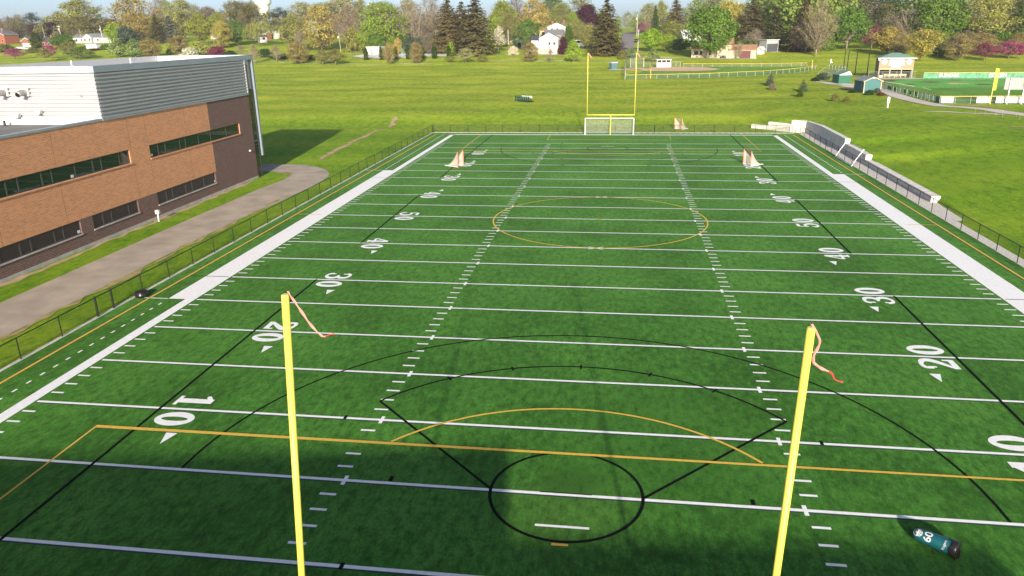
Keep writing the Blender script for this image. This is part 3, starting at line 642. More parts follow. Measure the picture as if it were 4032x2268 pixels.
def ribbon(label, pts, wds, mts):
    b = MB(); b2 = MB(); n = len(pts)
    P = catm([(p[0], p[2], w) for p, w in zip(pts, wds)], 6); ys_ = [p[1] for p in pts]
    vs = []
    for i, (x, z, w) in enumerate(P):
        j, k = P[max(i-1, 0)], P[min(i+1, len(P)-1)]; d = Vector((k[0]-j[0], k[1]-j[1])).normalized(); nn = Vector((-d.y, d.x)); yv = float(np.interp(i/(len(P)-1)*(n-1), range(n), ys_)); rp_ = .012*math.sin(i*1.1)
        vs += [(x+nn.x*w/2, yv+rp_, z+nn.y*w/2), (x, yv-.012, z), (x-nn.x*w/2, yv-rp_+.012, z-nn.y*w/2)]
    cut = int(len(P)*.7)
    for b_, i0, i1 in ((b, 0, cut), (b2, cut, len(P)-1)):
        b_.v = list(vs); b_.f = [f for i in range(i0, i1) for f in ((3*i, 3*i+1, 3*i+4, 3*i+3), (3*i+1, 3*i+2, 3*i+5, 3*i+4))]
    t = thing("wind_ribbon", label, "ribbon", (0, 0, 0), 0, "wind ribbons on the goalposts")
    b.build("ribbon_strip", M["pinkrib"], t, True); b2.build("ribbon_tail", M["ribbon"], t, True)
ribbon("faded red ribbon streaming from the left near upright", [(-2.79, -9.45, 12.37), (-2.75, -9.43, 12.27), (-2.66, -9.4, 12.08), (-2.55, -9.37, 11.86), (-2.43, -9.35, 11.71), (-2.38, -9.33, 11.69), (-2.32, -9.33, 11.72), (-2.25, -9.32, 11.73)], [0.017, 0.031, 0.039, 0.039, 0.031, 0.024, 0.014, 0.027], 0)
ribbon("faded red ribbon hanging from the right near upright", [(3.87, -9.45, 12.16), (3.95, -9.43, 12.03), (4.0, -9.42, 11.9), (3.96, -9.4, 11.74), (3.97, -9.38, 11.62), (4.08, -9.36, 11.53), (4.2, -9.34, 11.47), (4.26, -9.33, 11.38), (4.36, -9.32, 11.34)], [0.027, 0.026, 0.027, 0.027, 0.031, 0.039, 0.027, 0.017, 0.024], 0)
ribbon("small orange ribbon on the left far upright", [(-3.35, 100.75, 12.1), (-3.2, 100.77, 11.9), (-2.95, 100.8, 11.55), (-2.75, 100.85, 11.3)], [.1, .13, .13, .12], 0)
ribbon("small orange ribbon on the right far upright", [(3.85, 100.75, 12.1), (4.0, 100.77, 11.9), (4.25, 100.8, 11.55), (4.4, 100.85, 11.35)], [.1, .13, .13, .12], 0)

# ------------------------------------------------------------------ soccer goals and lacrosse goals
t = thing("soccer_goal", "white soccer goal with net in front of the far goalpost", "soccer goal", (0, 101.15, 0))
MB().box(-3.77, -3.64, -.06, .06, 0, 2.44).box(3.64, 3.77, -.06, .06, 0, 2.44).build("goal_post", M["wpaint"], t); MB().box(-3.77, 3.77, -.06, .06, 2.44, 2.56).build("crossbar", M["wpaint"], t)
MB().tube([(-3.7, 0, 2.5), (-3.65, .9, 2.5), (-3.6, 2.0, .06), (3.6, 2.0, .06), (3.65, .9, 2.5), (3.7, 0, 2.5)], .035, 6).tube([(-3.7, 0, .05), (-3.6, 2.0, .05)], .035, 6).tube([(3.7, 0, .05), (3.6, 2.0, .05)], .035, 6).build("back_frame", M["galv"], t)
nb_ = MB().quad((-3.65, .9, 2.46), (3.65, .9, 2.46), (3.6, 2.0, .08), (-3.6, 2.0, .08)).quad((-3.7, 0, 2.46), (3.7, 0, 2.46), (3.65, .9, 2.46), (-3.65, .9, 2.46))
for s_ in (-1, 1): nb_.add([(s_*3.7, 0, .05), (s_*3.6, 2.0, .05), (s_*3.65, .9, 2.46), (s_*3.7, 0, 2.46)], [(0, 1, 2, 3)])
nb_.build("net", M["net"], t)
t = thing("soccer_goal", "white soccer goal frame leaning over the right fence by the wall", "soccer goal", (28.3, 77.1, 0), math.pi/2)
w_ = 3.5
for s_, dx in ((-1, 0), (1, 0)): MB().tube([(s_*w_, 0, .06), (s_*w_+.1, -.55, 1.0), (s_*w_+.2, -1.2, 1.95)], .06, 8).build("goal_post", M["wpaint"], t)
MB().tube([(-w_, 0, .06), (w_, 0, .06)], .055, 8).build("ground_bar", M["wpaint"], t)
MB().tube([(-w_+.2, -1.2, 1.95), (w_+.2, -1.2, 1.95)], .03, 6).build("crossbar", M["poleg"], t)
def lax(label, loc, rz, sc=1.):
    t = thing("lacrosse_goal", label, "lacrosse goal", loc, rz, "orange framed lacrosse goals")
    t.scale = (sc, sc, sc); h = 1.83
    MB().tube([(-.915, 0, 0), (-.915, 0, h), (.915, 0, h), (.915, 0, 0)], .045, 8).build("frame", M["orange"], t)
    MB().tube([(-.915, 0, .03), (0, 2.1, .03), (.915, 0, .03)], .03, 6).build("base_bar", M["wpaint"], t)
    b = MB(); apex = Vector((0, 2.1, .05)); n = 8
    for s_ in (-1, 1):                       # sagging net sides
        rows = []
        for i in range(n+1):
            f = i/n; top = Vector((s_*.915*(1-f), 2.1*f, max(.06, h*(1-f)**1.9))); bot = Vector((s_*.915*(1-f), 2.1*f, .03)); rows.append((top, bot))
        for (a, c), (d, e) in zip(rows, rows[1:]): b.quad(a, d, e, c)
    rows = [(Vector((-.9*(1-i/n), 2.1*i/n, h*(1-i/n)**1.9)), Vector((.9*(1-i/n), 2.1*i/n, h*(1-i/n)**1.9))) for i in range(n+1)]
    for (a, c), (d, e) in zip(rows, rows[1:]): b.quad(a, c, e, d)
    b.build("net", M["lnet"], t); return t
def make_lnet():
    mt, n, l, b = nt("lacrosse_net"); b.inputs["Base Color"].default_value = (.56, .50, .45, 1); b.inputs["Roughness"].default_value = .9; b.inputs["Alpha"].default_value = .55; return mt
M["lnet"] = make_lnet()
lax("orange and white lacrosse goal beside the far left twenty yard number", (-17.45, 71.75, 0), rad(80))
lax("orange and white lacrosse goal beside the far right twenty yard number", (16.6, 74.0, 0), rad(-72))
lax("small lacrosse goal on the grass bank beyond the far fence", (10.9, 107.6, tz(10.9, 107.6)+.02), rad(-55))

# ------------------------------------------------------------------ tackling dummy lying on the near turf
A, B = Vector((11.16, 3.47, .21)), Vector((12.13, 2.66, .25)); ax = B-A; L = ax.length+.1
t = thing("tackling_dummy", "teal tackling dummy numbered 60 lying on the near turf", "tackling dummy", A, math.atan2(ax.y, ax.x))
prof = [(.02, .04), (.05, .14), (.14, .20), (.3, .215), (.6, .235), (.9, .25), (1.12, .255)]
vs = []; n = 28; b = MB()
for x, r in prof:
    for k in range(n): vs.append((x, r*math.cos(2*math.pi*k/n), r*math.sin(2*math.pi*k/n)+(.04*x)))
fs = [(i*n+k, (i+1)*n+k, (i+1)*n+(k+1) % n, i*n+(k+1) % n) for i in range(len(prof)-1) for k in range(n)]+[tuple(range(n))]
b.add(vs, fs).build("body", M["teal"], t, True)
b = MB(); vs = []
for x, r in [(1.12, .262), (1.2, .27), (1.3, .262), (1.325, .24)]:
    for k in range(n):
        e = .03*math.sin(5*2*math.pi*k/n)*(x < 1.15); vs.append((x-e-(.1 if (k % 28) in (5, 6, 7) and x < 1.15 else 0), r*math.cos(2*math.pi*k/n), r*math.sin(2*math.pi*k/n)+.04*x))
b.add(vs, [(i*n+k, (i+1)*n+k, (i+1)*n+(k+1) % n, i*n+(k+1) % n) for i in range(3) for k in range(n)]+[tuple(range(3*n, 4*n))[::-1]]).build("base_cover", M["blkv"], t, True)
for k in range(3): MB().box(1.31+.01*k, 1.33+.02*k, -.2+.13*k, -.13+.13*k, -.22, .1-.05*k).build("strap", M["blkv"], t)
def wrap_text(s_, size, x, ang, roll, off=0., sx=1., nm="lettering"):
    """lettering pressed onto the dummy's rounded side"""
    me = text_mesh(s_, size, off)
    put_on(me, x, ang, roll, sx, nm)
def put_on(me, x, ang, roll, sx=1., nm="emblem"):
    bm_ = MB(); c, s__ = math.cos(roll), math.sin(roll)
    import bmesh
    bmm = bmesh.new(); bmm.from_mesh(me); bmesh.ops.triangulate(bmm, faces=bmm.faces); [bmesh.ops.subdivide_edges(bmm, edges=[e for e in bmm.edges if e.calc_length() > .03], cuts=1) and bmesh.ops.triangulate(bmm, faces=bmm.faces) for _ in range(4)]; bmm.to_mesh(me); bmm.free()
    for v in me.vertices:
        u, w, h = v.co.x*sx, v.co.y, v.co.z
        px_, py_ = u*c-w*s__, u*s__+w*c
        X = x+px_; py_ = -py_; r = float(np.interp(X, [p[0] for p in prof], [p[1] for p in prof]))+.011+h*.15; a = ang+py_/r
        v.co = (X, r*math.cos(a), r*math.sin(a)+.04*X)
    me.materials.clear(); me.materials.append(M["wpaint"]); o = bpy.data.objects.new(nm, me); COL.objects.link(o); o.parent = t
def flat(polys):
    b = MB()
    for p, w, closed in polys:
        b.strip(p+([p[0]] if closed else []), w, 0)
    return b.mesh("emblem", M["wpaint"])
ANG = rad(138)       # the side turned up and to the front
wrap_text("60", .32, .50, ANG-.05, rad(90), .004, 1.1)
wrap_text("Rogers", .115, .98, ANG+.2, rad(90), .0)
helm = [(-.10, -.02), (-.11, .05), (-.06, .12), (.03, .14), (.10, .09), (.115, 0), (.09, -.08), (.04, -.12), (-.04, -.12), (-.09, -.08)]
put_on(flat([(helm, .016, True), ([(-.1, 0), (.1, 0)], .045, False), ([(-.08, -.05), (.09, -.05)], .02, False), ([(-.06, -.09), (.06, -.09)], .016, False), ([(-.03, -.02), (-.03, -.12)], .014, False), ([(.03, -.02), (.03, -.12)], .014, False), ([(-.03, .07), (.03, .07), (.03, .04), (-.03, .04)], .014, True)]), .19, ANG-.1, rad(90), 1.)

# ------------------------------------------------------------------ blocking sled on the far lawn
P = at(2068, 400); s_ = mpp(P)
t = thing("blocking_sled", "blocking sled with green pads parked on the lawn left of the far goalpost", "blocking sled", P, rad(-38))
MB().tube([(-2.2, .3, .08), (2.2, .3, .08)], .06, 6).tube([(-2.2, -.9, .08), (2.2, -.9, .08)], .06, 6).build("frame", M["blk"], t)
for k in range(7):
    x = -1.95+k*.62
    MB().tube([(x, .3, .1), (x+.02, -.2, .55), (x+.05, -.75, .95)], .05, 6).build("arm", M["blk"], t)
    MB().tube([(x-.1, .95, .06), (x, .35, .12), (x+.05, -.5, .3)], .05, 6).build("skid", M["blk"], t)
    MB().prism([(-.98, .15), (-.86, .12), (-.72, .6), (-.8, 1.12), (-.92, 1.15), (-.86, .6)], x-.14, x+.14, 'x').build("pad", mat("pad_green", (.012, .055, .045), .5), t)
    if 2 <= k <= 6: MB().tube([(x+.3, -.35, 1.0), (x+.3, -.28, 1.03)], .27, 12).build("pad_back", M["wpaint"], t)

# ------------------------------------------------------------------ softball diamond with clay infield
P = lambda x, y: at(x, y)
struct(patch([(2462, 268), (2560, 266), (2690, 264), (2780, 266), (2838, 272), (2810, 277), (2740, 280), (2640, 281), (2540, 280), (2463, 278)], .06, 3).build("clay_infield", M["clay"]))
def run_fence(name, label, px, h, posts_every, mats, cap=None, post_mat=None, bot=False, rail=.06, cat="fence", link=True, panel=None):
    """fence following ground points given along its foot"""
    pts = [at(*p) for p in px]; o = pts[0]; t = thing(name, label, cat, o)
    Q = []
    for a, b in zip(pts, pts[1:]):
        k = max(1, int((b-a).length/4))
        for i in range(k): q = a.lerp(b, i/k); Q.append(Vector((q.x-o.x, q.y-o.y, tz(q.x, q.y)-o.z)))
    Q.append(pts[-1]-o)
    b = MB()
    for p, q in zip(Q, Q[1:]): b.quad(p+Vector((0, 0, .03)), q+Vector((0, 0, .03)), q+Vector((0, 0, h-.02)), p+Vector((0, 0, h-.02)))
    if link: b.build("wind_screen" if panel else "chain_link", M[panel or mats], t)
    MB().tube([q+Vector((0, 0, h)) for q in Q], rail, 8).build("top_cap", M[cap or "galv"], t)
    L = 0; nxt = 0; pm = MB().tube([(0, 0, -.1), (0, 0, h)], .04, 6).mesh("post", M[post_mat or "galv"])
    for p, q in zip(Q, Q[1:]):
        l_ = (q-p).length
        while nxt <= L+l_+1e-6:
            ob = bpy.data.objects.new("post", pm); COL.objects.link(ob); ob.parent = t; ob.location = p.lerp(q, (nxt-L)/l_); nxt += posts_every
        L += l_
    return t
run_fence("outfield_fence", "yellow capped fence on the near side of the clay softball diamond", [(2460, 313), (2570, 311), (2800, 306), (3000, 297), (3100, 289), (3160, 283), (3215, 274)], 1.2, 2.9, "linkg", "yelt")
run_fence("outfield_fence", "yellow capped fence beyond the clay softball diamond", [(2690, 265), (2800, 264.5), (2950, 264), (3100, 263), (3178, 262)], 1.15, 3.1, "linkg", "yelt")
run_fence("outfield_fence", "short yellow capped fence closing the corner by the silver bleachers", [(3178, 263), (3194, 266), (3216, 271)], 1.15, 2.5, "linkg", "yelt")
run_fence("dugout_fence", "tall galvanised fence beside the open dugout", [(2535, 265), (2570, 265), (2588, 265.5)], 1.75, 2.4, "linkg")
run_fence("dugout_fence", "short galvanised fence right of the open dugout", [(2644, 265), (2660, 265), (2680, 264.8)], 1.7, 1.4, "linkg")
# backstop cage
struct(patch([(2464, 311), (2464, 267), (2580, 265.5), (2700, 265), (2950, 264.5), (3170, 263), (3205, 272), (3160, 281), (3000, 295), (2800, 304), (2570, 309)], .04, 8).build("softball_outfield", M["sfield"]))
p0, p1, p2, p3 = P(2461, 313), P(2482, 266), P(2503, 265.5), P(2534, 265)
o = P(2461, 272); t = thing("backstop", "tall grey chain link backstop with a sloping hood behind home plate", "backstop", o)
zt_ = [ztop(p1, 230)-o.z, ztop(p2, 230)-o.z, ztop(p3, 229)-o.z]; fl = [P(2461, 272), p1, p2, p3]
zf_ = ztop(fl[0], 233)-fl[0].z
fr = MB(); lk = MB()
tops = [fl[i]-o+Vector((0, 0, zf_)) for i in range(4)]; hood = [q+Vector((.3, -2.2, 1.2)) for q in tops]
for i in range(4): fr.tube([fl[i]-o, tops[i]], .07, 6).tube([tops[i], hood[i]], .06, 6)
for i in range(3):
    fr.tube([tops[i], tops[i+1]], .06, 6).tube([hood[i], hood[i+1]], .06, 6).tube([fl[i]-o+Vector((0, 0, 1.8)), fl[i+1]-o+Vector((0, 0, 1.8))], .05, 6)
    lk.quad(fl[i]-o, fl[i+1]-o, tops[i+1], tops[i]).quad(tops[i], tops[i+1], hood[i+1], hood[i])
a = p0-o; fr.tube([a, a+Vector((0, 0, 2.6))], .07, 6).tube([a+Vector((0, 0, 2.6)), tops[0]], .05, 6); lk.quad(a, Vector((0, 0, 0)), tops[0], a+Vector((0, 0, 2.6)))
fr.build("frame", M["galv"], t); lk.build("chain_link", make_mesh_mat("backstop_link", (.09, .12, .11), .06, .011), t)
def frame3(x, y, wpx, rz):                          # front foot of given photo width, turned rz, from its left end
    p = at(x, y); vx = math.atan2(p.x-CAM[0], p.y-CAM[1]); return p, rz, wpx*mpp(p)/math.cos(rz+vx)
def simple_pole(name, label, px, base, top, r0, r1, mt, cat, lean=0., group=None, Pd=None):
    p = Pd or at(px, base); h = ztop(p, top)-p.z; t = thing(name, label, cat, p, 0, group)
    MB().tube([(0, 0, -.2), (lean*.5, 0, h*.5), (lean, 0, h)], [r0, (r0+r1)/2, r1], 8).build("pole", M[mt], t); return t, h
simple_pole("foul_pole", "short yellow foul pole at the near fence of the clay diamond", 2561, 311, 272, .09, .09, "yelt", "foul pole")
simple_pole("foul_pole", "short yellow foul pole by the silver bleachers", 3196, 271, 236, .11, .11, "yelt", "foul pole")
def hut(name, label, cat, xa, ya, xb, yb, dep, h, wall, roof, gable='front', rh=.8, over=.25, rooft=.1, front=None, group=None):
    """small building: front foot line given by two pixels; returns thing, width"""
    o, rz, w = frame2(xa, ya, xb, yb); t = thing(name, label, cat, o, rz, group)
    b = MB()
    if gable == 'front':
        b.prism([(0, -.3), (w, -.3), (w, h), (w/2, h+rh), (0, h)], 0, dep, 'y')
        r = MB()
        for s1 in (0, 1):
            x0, x1 = (-over, w/2) if not s1 else (w+over, w/2); z0 = h-over*rh/(w/2); z1 = h+rh
            r.prism([(x0, z0+.02), (x1, z1+.02), (x1, z1+.02+rooft), (x0, z0+.02+rooft)], -over, dep+over, 'y')
    elif gable == 'side':
        b.prism([(0, -.3), (dep, -.3), (dep, h), (dep/2, h+rh), (0, h)], 0, w, 'x')
        r = MB()
        for s1 in (0, 1):
            y0, y1 = (-over, dep/2) if not s1 else (dep+over, dep/2); z0 = h-over*rh/(dep/2); z1 = h+rh
            r.prism([(y0, z0+.02), (y1, z1+.02), (y1, z1+.02+rooft), (y0, z0+.02+rooft)], -over, w+over, 'x')
    elif gable == 'hip':
        b.box(0, w, 0, dep, -.3, h); q = min(w, dep)/2+over; zz = h+rh
        r = MB().add([(-over, -over, h), (w+over, -over, h), (w+over, dep+over, h), (-over, dep+over, h), (q-over, dep/2, zz), (w+over-q, dep/2, zz)], [(0, 1, 5, 4), (1, 2, 5), (2, 3, 4, 5), (3, 0, 4), (3, 2, 1, 0)])
    elif gable == 'shed':
        b.prism([(0, -.3), (dep, -.3), (dep, h+rh), (0, h)], 0, w, 'x'); r = MB().prism([(-over, h-.05), (dep+over, h+rh+.05), (dep+over, h+rh+.05+rooft), (-over, h-.05+rooft)], -over, w+over, 'x')
    else:
        b.box(0, w, 0, dep, -.3, h); r = MB().box(-over, w+over, -over, dep+over, h+.003, h+rooft*2)
    b.build("wall", M[wall] if isinstance(wall, str) else wall, t); r.build("roof", M[roof] if isinstance(roof, str) else roof, t)
    return t, w, h
def win(t, x0, x1, z0, z1, y=-.03, frame="wpaint", name="window", pane="glassd"):
    o = MB().box(x0-.08, x1+.08, y, y+.08, z0-.08, z1+.08).build(name, M[frame], t)
    MB().box(x0, x1, y-.012, y+.02, z0, z1).build("pane", M[pane], o); return o
def colr(name, c, **k): M[name] = mat(name, c, **k); return name
colr("sh_green", (.02, .115, .065), rough=.7, var=.08); colr("sh_teal", (.05, .15, .15), rough=.7, var=.06); colr("roof_grey", (.22, .23, .24), rough=.9, var=.15, vscale=1.5); colr("roof_green", (.13, .23, .20), rough=.9, var=.1)
colr("trim_tan", (.50, .39, .22), rough=.6); colr("siding_tan", (.31, .235, .15), rough=.8, var=.05); colr("siding_white", (.54, .54, .54), rough=.6, var=.03); colr("siding_cream", (.44, .37, .27), rough=.8, var=.05); colr("siding_grey", (.32, .34, .35), rough=.8, var=.05)
colr("side_taupe", (.21, .18, .16), rough=.8, var=.05); colr("roof_brown", (.30, .17, .095), rough=.9, var=.2, vscale=1.2); colr("roof_dark", (.055, .06, .068), rough=.9, var=.2); colr("brick_red", (.25, .085, .045), rough=.9, var=.2, vscale=5); colr("brick_dkred", (.16, .045, .035), rough=.9, var=.2, vscale=5)
colr("barn_red", (.40, .03, .025), rough=.7); colr("maroon", (.10, .02, .025), rough=.6); colr("block_tan", (.50, .39, .27), rough=.9, var=.12, vscale=2); colr("roof_slate", (.16, .165, .17), rough=.9, var=.15)
colr("teal_light", (.16, .42, .40), rough=.6); colr("roof_moss", (.15, .13, .085), rough=.9, var=.2)
# dugout
t, w, h = hut("open_dugout", "small white open dugout with a flat roof on the clay diamond", "dugout", 2586, 265.5, 2641, 265, 2.4, 2.4, "siding_white", "trimw", 'flat', over=.2, rooft=.09)
for k in range(3): MB().box(.18+k*(w-.2)/3, (k+1)*(w-.2)/3, -.02, .02, 1.55, 2.3).build("opening", M["glassd"], t)
MB().box(.5, w-.5, -.45, -.1, .38, .45).box(.5, .6, -.45, -.1, 0, .38).box(w-.6, w-.5, -.45, -.1, 0, .38).build("bench", M["galv"], t)
t, w, h = hut("equipment_box", "dark teal storage box with a white lid beside the backstop", "storage box", 2408, 274, 2431, 273.5, 1.7, 2.05, mat("box_teal", (.07, .14, .15), .7), "trimw", 'flat', over=.08, rooft=.12)
struct(patch([(2394, 277), (2402, 273), (2460, 273), (2460, 277), (2440, 277.5)], .05).build("concrete_pad", M["walk"]))

# ------------------------------------------------------------------ turf softball park on the right
struct(patch([(3466, 352), (3480, 318), (3560, 312), (3640, 310), (3800, 309.5), (4060, 309.5), (4420, 309), (4460, 404), (4100, 405), (3790, 405), (3700, 404), (3590, 380)], .05, 8).build("outfield_turf", M["turf3"]))
struct(patch([(3490, 326), (3560, 314), (3650, 311.5), (3800, 311), (4060, 312), (4140, 325), (4040, 338), (3900, 346), (3760, 347), (3640, 350), (3560, 343)], .09, 7).build("infield_turf", M["turf2"]))
M["brn"] = mat("brown_turf", (.13, .075, .04), .95, var=.2)
for cx, cy, w_, h_ in ((3664, 325, 88, 5), (3580, 333.5, 60, 4), (3872, 334, 74, 5), (3760, 317, 56, 2.4), (3505, 318, 46, 5)):
    struct(patch([(cx+w_/2*math.cos(a*.5236), cy+h_/2*math.sin(a*.5236)) for a in range(12)][::-1], .11, 2).build("base_cutout", M["brn"]))
struct(patch([(3725, 331), (3740, 328), (3790, 329), (3816, 330), (3812, 332), (3760, 333)], .11, 2).build("base_cutout", M["clay"]))
struct(drape([at(3480, 323), at(3540, 331.5), at(3602, 343)], .5, .12).build("foul_line", M["white"])); struct(drape([at(3632, 347), at(3665, 355)], .25, .1).build("foul_line", M["white"])); struct(drape([at(3655, 312.5), at(3866, 314.5)], .4, .12).build("foul_line", M["white"]))
# walk round the park
struct(patch([(3205, 318), (3250, 313), (3320, 320), (3380, 322), (3440, 328), (3470, 350), (3560, 372), (3640, 393), (3700, 410), (3790, 415), (3900, 424), (4040, 440), (4040, 472), (3960, 460), (3860, 437), (3760, 432), (3680, 424), (3600, 408), (3540, 391), (3478, 372), (3440, 352), (3370, 338), (3262, 337)], .05, 1).build("concrete_walk", M["walk"])) if False else None
wl = [(3225, 322, 3), (3290, 331, 3.4), (3350, 334, 3.2), (3410, 340, 2.6), (3480, 359, 3.1), (3540, 380, 3.2), (3620, 402, 3.2), (3700, 418, 2.9), (3800, 424, 2.6), (3900, 434, 3.2), (3980, 447, 3.6), (4080, 458, 3.6)]
struct(drape([at(a, b) for a, b, c in wl], [c for a, b, c in wl], .07).build("concrete_walk", M["walk"]))
struct(patch([(3300, 338), (3360, 330), (3420, 333), (3440, 340), (3400, 348), (3340, 345)], .06).build("concrete_walk", M["walk"]))
q, w = ragged([at(x, y) for x, y in ((3640, 440), (3720, 441), (3800, 446), (3880, 449), (3960, 452))], 1.5, 8, .3); struct(drape(q, w, .06).build("gravel_track", M["walk"]))
q, w = ragged([at(x, y) for x, y in ((3740, 414), (3820, 416), (3880, 420), (3930, 425))], 1.4, 9, .4); struct(drape(q, w, .05).build("bare_soil", M["dirt"]))
q, w = ragged([at(x, y) for x, y in ((3270, 352), (3320, 350), (3370, 352), (3400, 358))], 1.6, 10, .5); struct(drape(q, w, .05).build("bare_soil", M["dry"]))
q, w = ragged([at(x, y) for x, y in ((3968, 500), (4000, 499), (4060, 502))], .9, 11, .5); struct(drape(q, w, .04).build("bare_soil", M["dry"]))
q, w = ragged([at(x, y) for x, y in ((3975, 508), (4060, 507))], .5, 12, .5); struct(drape(q, w, .04).build("bare_soil", M["dry"]))
f1 = run_fence("park_fence", "yellow capped fence hung with small sponsor boards along the walk", [(3463, 349.7), (3540, 367), (3620, 388), (3699, 408)], 1.25, 2.1, "linkg", "yelt")
f2 = run_fence("park_fence", "yellow capped fence hung with wide white banners at the right edge", [(3699, 408), (3780, 408.5), (3900, 408), (4050, 407), (4150, 407)], 1.22, 2.5, "linkg", "yelt")
f3 = run_fence("park_fence", "far green screened park fence lettered in white", [(3636, 309), (3800, 309), (4060, 309), (4300, 308.5)], 1.45, 3, "linkg", "yelt", panel="screen")
def on_fence(px, base, D=.05):
    p = at(px, base); return p+Vector((0, -D, 0))
def board(t, xa, ya, xb, yb, z0, z1, mt, name="sign_board", off=.06):
    a, b = at(xa, ya), at(xb, yb); o = t.location; d = (b-a).normalized(); n = Vector((d.y, -d.x, 0))*off
    vs = [a+n-o, b+n-o]; nn = n.normalized()*.02
    mb = MB().add([vs[0]+Vector((0, 0, z0)), vs[1]+Vector((0, 0, z0)), vs[1]+Vector((0, 0, z1)), vs[0]+Vector((0, 0, z1)), vs[0]-nn+Vector((0, 0, z0)), vs[1]-nn+Vector((0, 0, z0)), vs[1]-nn+Vector((0, 0, z1)), vs[0]-nn+Vector((0, 0, z1))], [(0, 1, 2, 3), (5, 4, 7, 6), (4, 0, 3, 7), (1, 5, 6, 2), (3, 2, 6, 7), (4, 5, 1, 0)])
    return mb.build(name, M[mt], t)
colr("sign_white", (.58, .59, .62), rough=.5); colr("sign_dark", (.035, .04, .035), rough=.5, var=.4, vscale=3); colr("sign_blue", (.03, .16, .42), rough=.5); colr("sign_gray", (.5, .52, .54), rough=.5, var=.2, vscale=4)
def along(px): return 349.7+(px-3463)*(408-349.7)/(3699-3463)
for k, (x, mt) in enumerate(((3470, "sign_gray"), (3480, "sign_gray"), (3488, "sign_gray"), (3498, "sign_dark"), (3505, "sign_dark"), (3523, "sign_dark"), (3541, "sign_white"), (3561, "sign_dark"), (3583, "sign_dark"), (3605, "sign_dark"), (3626, "sign_white"), (3647, "sign_white"), (3669, "sign_white"))):
    board(f1, x-3.8, along(x-3.8), x+3.8, along(x+3.8), .35, 1.02, mt)
b_ = board(f1, 3683, along(3683), 3696, along(3696), .12, .95, "sign_dark"); board(f1, 3683, along(3683), 3696, along(3696), .95, 1.15, "sign_blue", off=.065)
for x0, x1 in ((3703, 3752), (3842, 3898), (3918, 3931), (3932.5, 3950), (3953, 3965), (3968, 3988), (3989.5, 4008), (4011, 4024), (4026, 4050)): board(f2, x0, 408.4, x1, 408.2, .12, 1.14, "sign_white", "white_banner")
for xa, xb in ((3762, 3796), (3800, 3838)):
    pass
def fence_letters(s_, xa, xb, size):
    a, b = at(xa, 309), at(xb, 309); c = (a+b)/2; me = text_mesh(s_, size, .02); wd = max(v.co.x for v in me.vertices)-min(v.co.x for v in me.vertices)
    me.materials.clear(); me.materials.append(M["wpaint"]); o = bpy.data.objects.new("lettering", me); COL.objects.link(o); o.parent = f3
    d = b-a; o.location = Vector((c.x, c.y, tz(c.x, c.y)+.74))-f3.location+Vector((0, -.08, 0)); o.rotation_euler = (rad(90), 0, math.atan2(d.y, d.x)); o.scale = ((b-a).length/wd, 1, 1)
fence_letters("GLENOAK", 3693, 3774, 1.2); fence_letters("GOLDEN", 3891, 3960, 1.2)
# foul pole with its screen
p = at(3898, 410); h = ztop(p, 268)-p.z
t = thing("foul_pole", "tall yellow foul pole with a mesh wing at the right edge", "foul pole", p)
MB().tube([(0, 0, -.1), (0, 0, h)], .07, 8).build("pole", M["yel"], t)
z0 = ztop(p, 355)-p.z; w_ = .48
MB().tube([(0, 0, z0), (w_, 0, z0), (w_, 0, h-.1), (0, 0, h-.1)], .05, 6).tube([(0, 0, (z0+h)/2), (w_, 0, (z0+h)/2)], .04, 6).build("wing_frame", M["yel"], t)
MB().quad((0, 0, z0), (w_, 0, z0), (w_, 0, h-.1), (0, 0, h-.1)).build("wing_mesh", make_mesh_mat("yellow_mesh", (.86, .72, .03), .05, .018), t)
# scoreboard seen from behind
pa, pb = at(3963.5, 410), at(4020, 410.5); zt_ = ztop(pa, 306)-pa.z; zl = ztop(pa, 353)-pa.z; d = (pb-pa).length
t = thing("scoreboard", "grey back of a scoreboard on two steel posts at the right edge", "scoreboard", pa, math.atan2(pb.y-pa.y, pb.x-pa.x))
MB().box(-.8, 5.5, .12, .34, zl, zt_).build("panel", mat("panel_grey", (.28, .28, .275), .6, var=.06), t)
for x in (0, d): MB().box(x-.08, x+.08, -.06, .1, -.2, zt_-.05).build("post", M["galv"], t)
# press box over a dugout
o, rz, w = frame3(3454.5, 307.2, 122, rad(-8.7)); t = thing("press_box", "tan two storey press box over an open dugout with a green hip roof", "building", o, rz)
H = ztop(o, 229.5)-o.z; dp = w*.72; zo = H*.43; k = w/122.
MB().box(0, w, 0, .15, zo, H).box(0, .35, 0, .15, -.2, zo).box(w-.35, w, 0, .15, -.2, zo).build("front_wall", M["siding_tan"], t)
MB().box(0, .15, .15, dp, -.2, H).build("side_wall", M["side_taupe"], t); MB().box(w-.15, w, .15, dp, -.2, H).build("side_wall", M["siding_tan"], t); MB().box(.15, w-.15, dp-.15, dp, -.2, H).build("back_wall", M["side_taupe"], t)
MB().box(.15, w-.15, .15, dp-.15, zo, zo+.15).build("upper_floor", M["side_taupe"], t)
q = dp/2+.5; MB().add([(-.5, -.5, H), (w+.5, -.5, H), (w+.5, dp+.5, H), (-.5, dp+.5, H), (q-.3, dp/2, H+1.25), (w+.3-q, dp/2, H+1.25)], [(0, 1, 5, 4), (1, 2, 5), (2, 3, 4, 5), (3, 0, 4), (3, 2, 1, 0)]).build("roof", M["roof_green"], t)
MB().box(-.5, w+.5, -.56, -.505, H-.12, H+.1).build("fascia", M["wpaint"], t)
MB().box(w*.29, w*.73, -.02, .0, H*.66, H*.93).build("shutter", M["sign_gray"], t); MB().box(w*.27, w*.72, -.3, -.025, H*.625, H*.66).build("counter", M["wpaint"], t)
MB().box(.15, w-.15, -.04, .0, zo-.02, zo+.2).build("beam", M["trim_tan"], t)
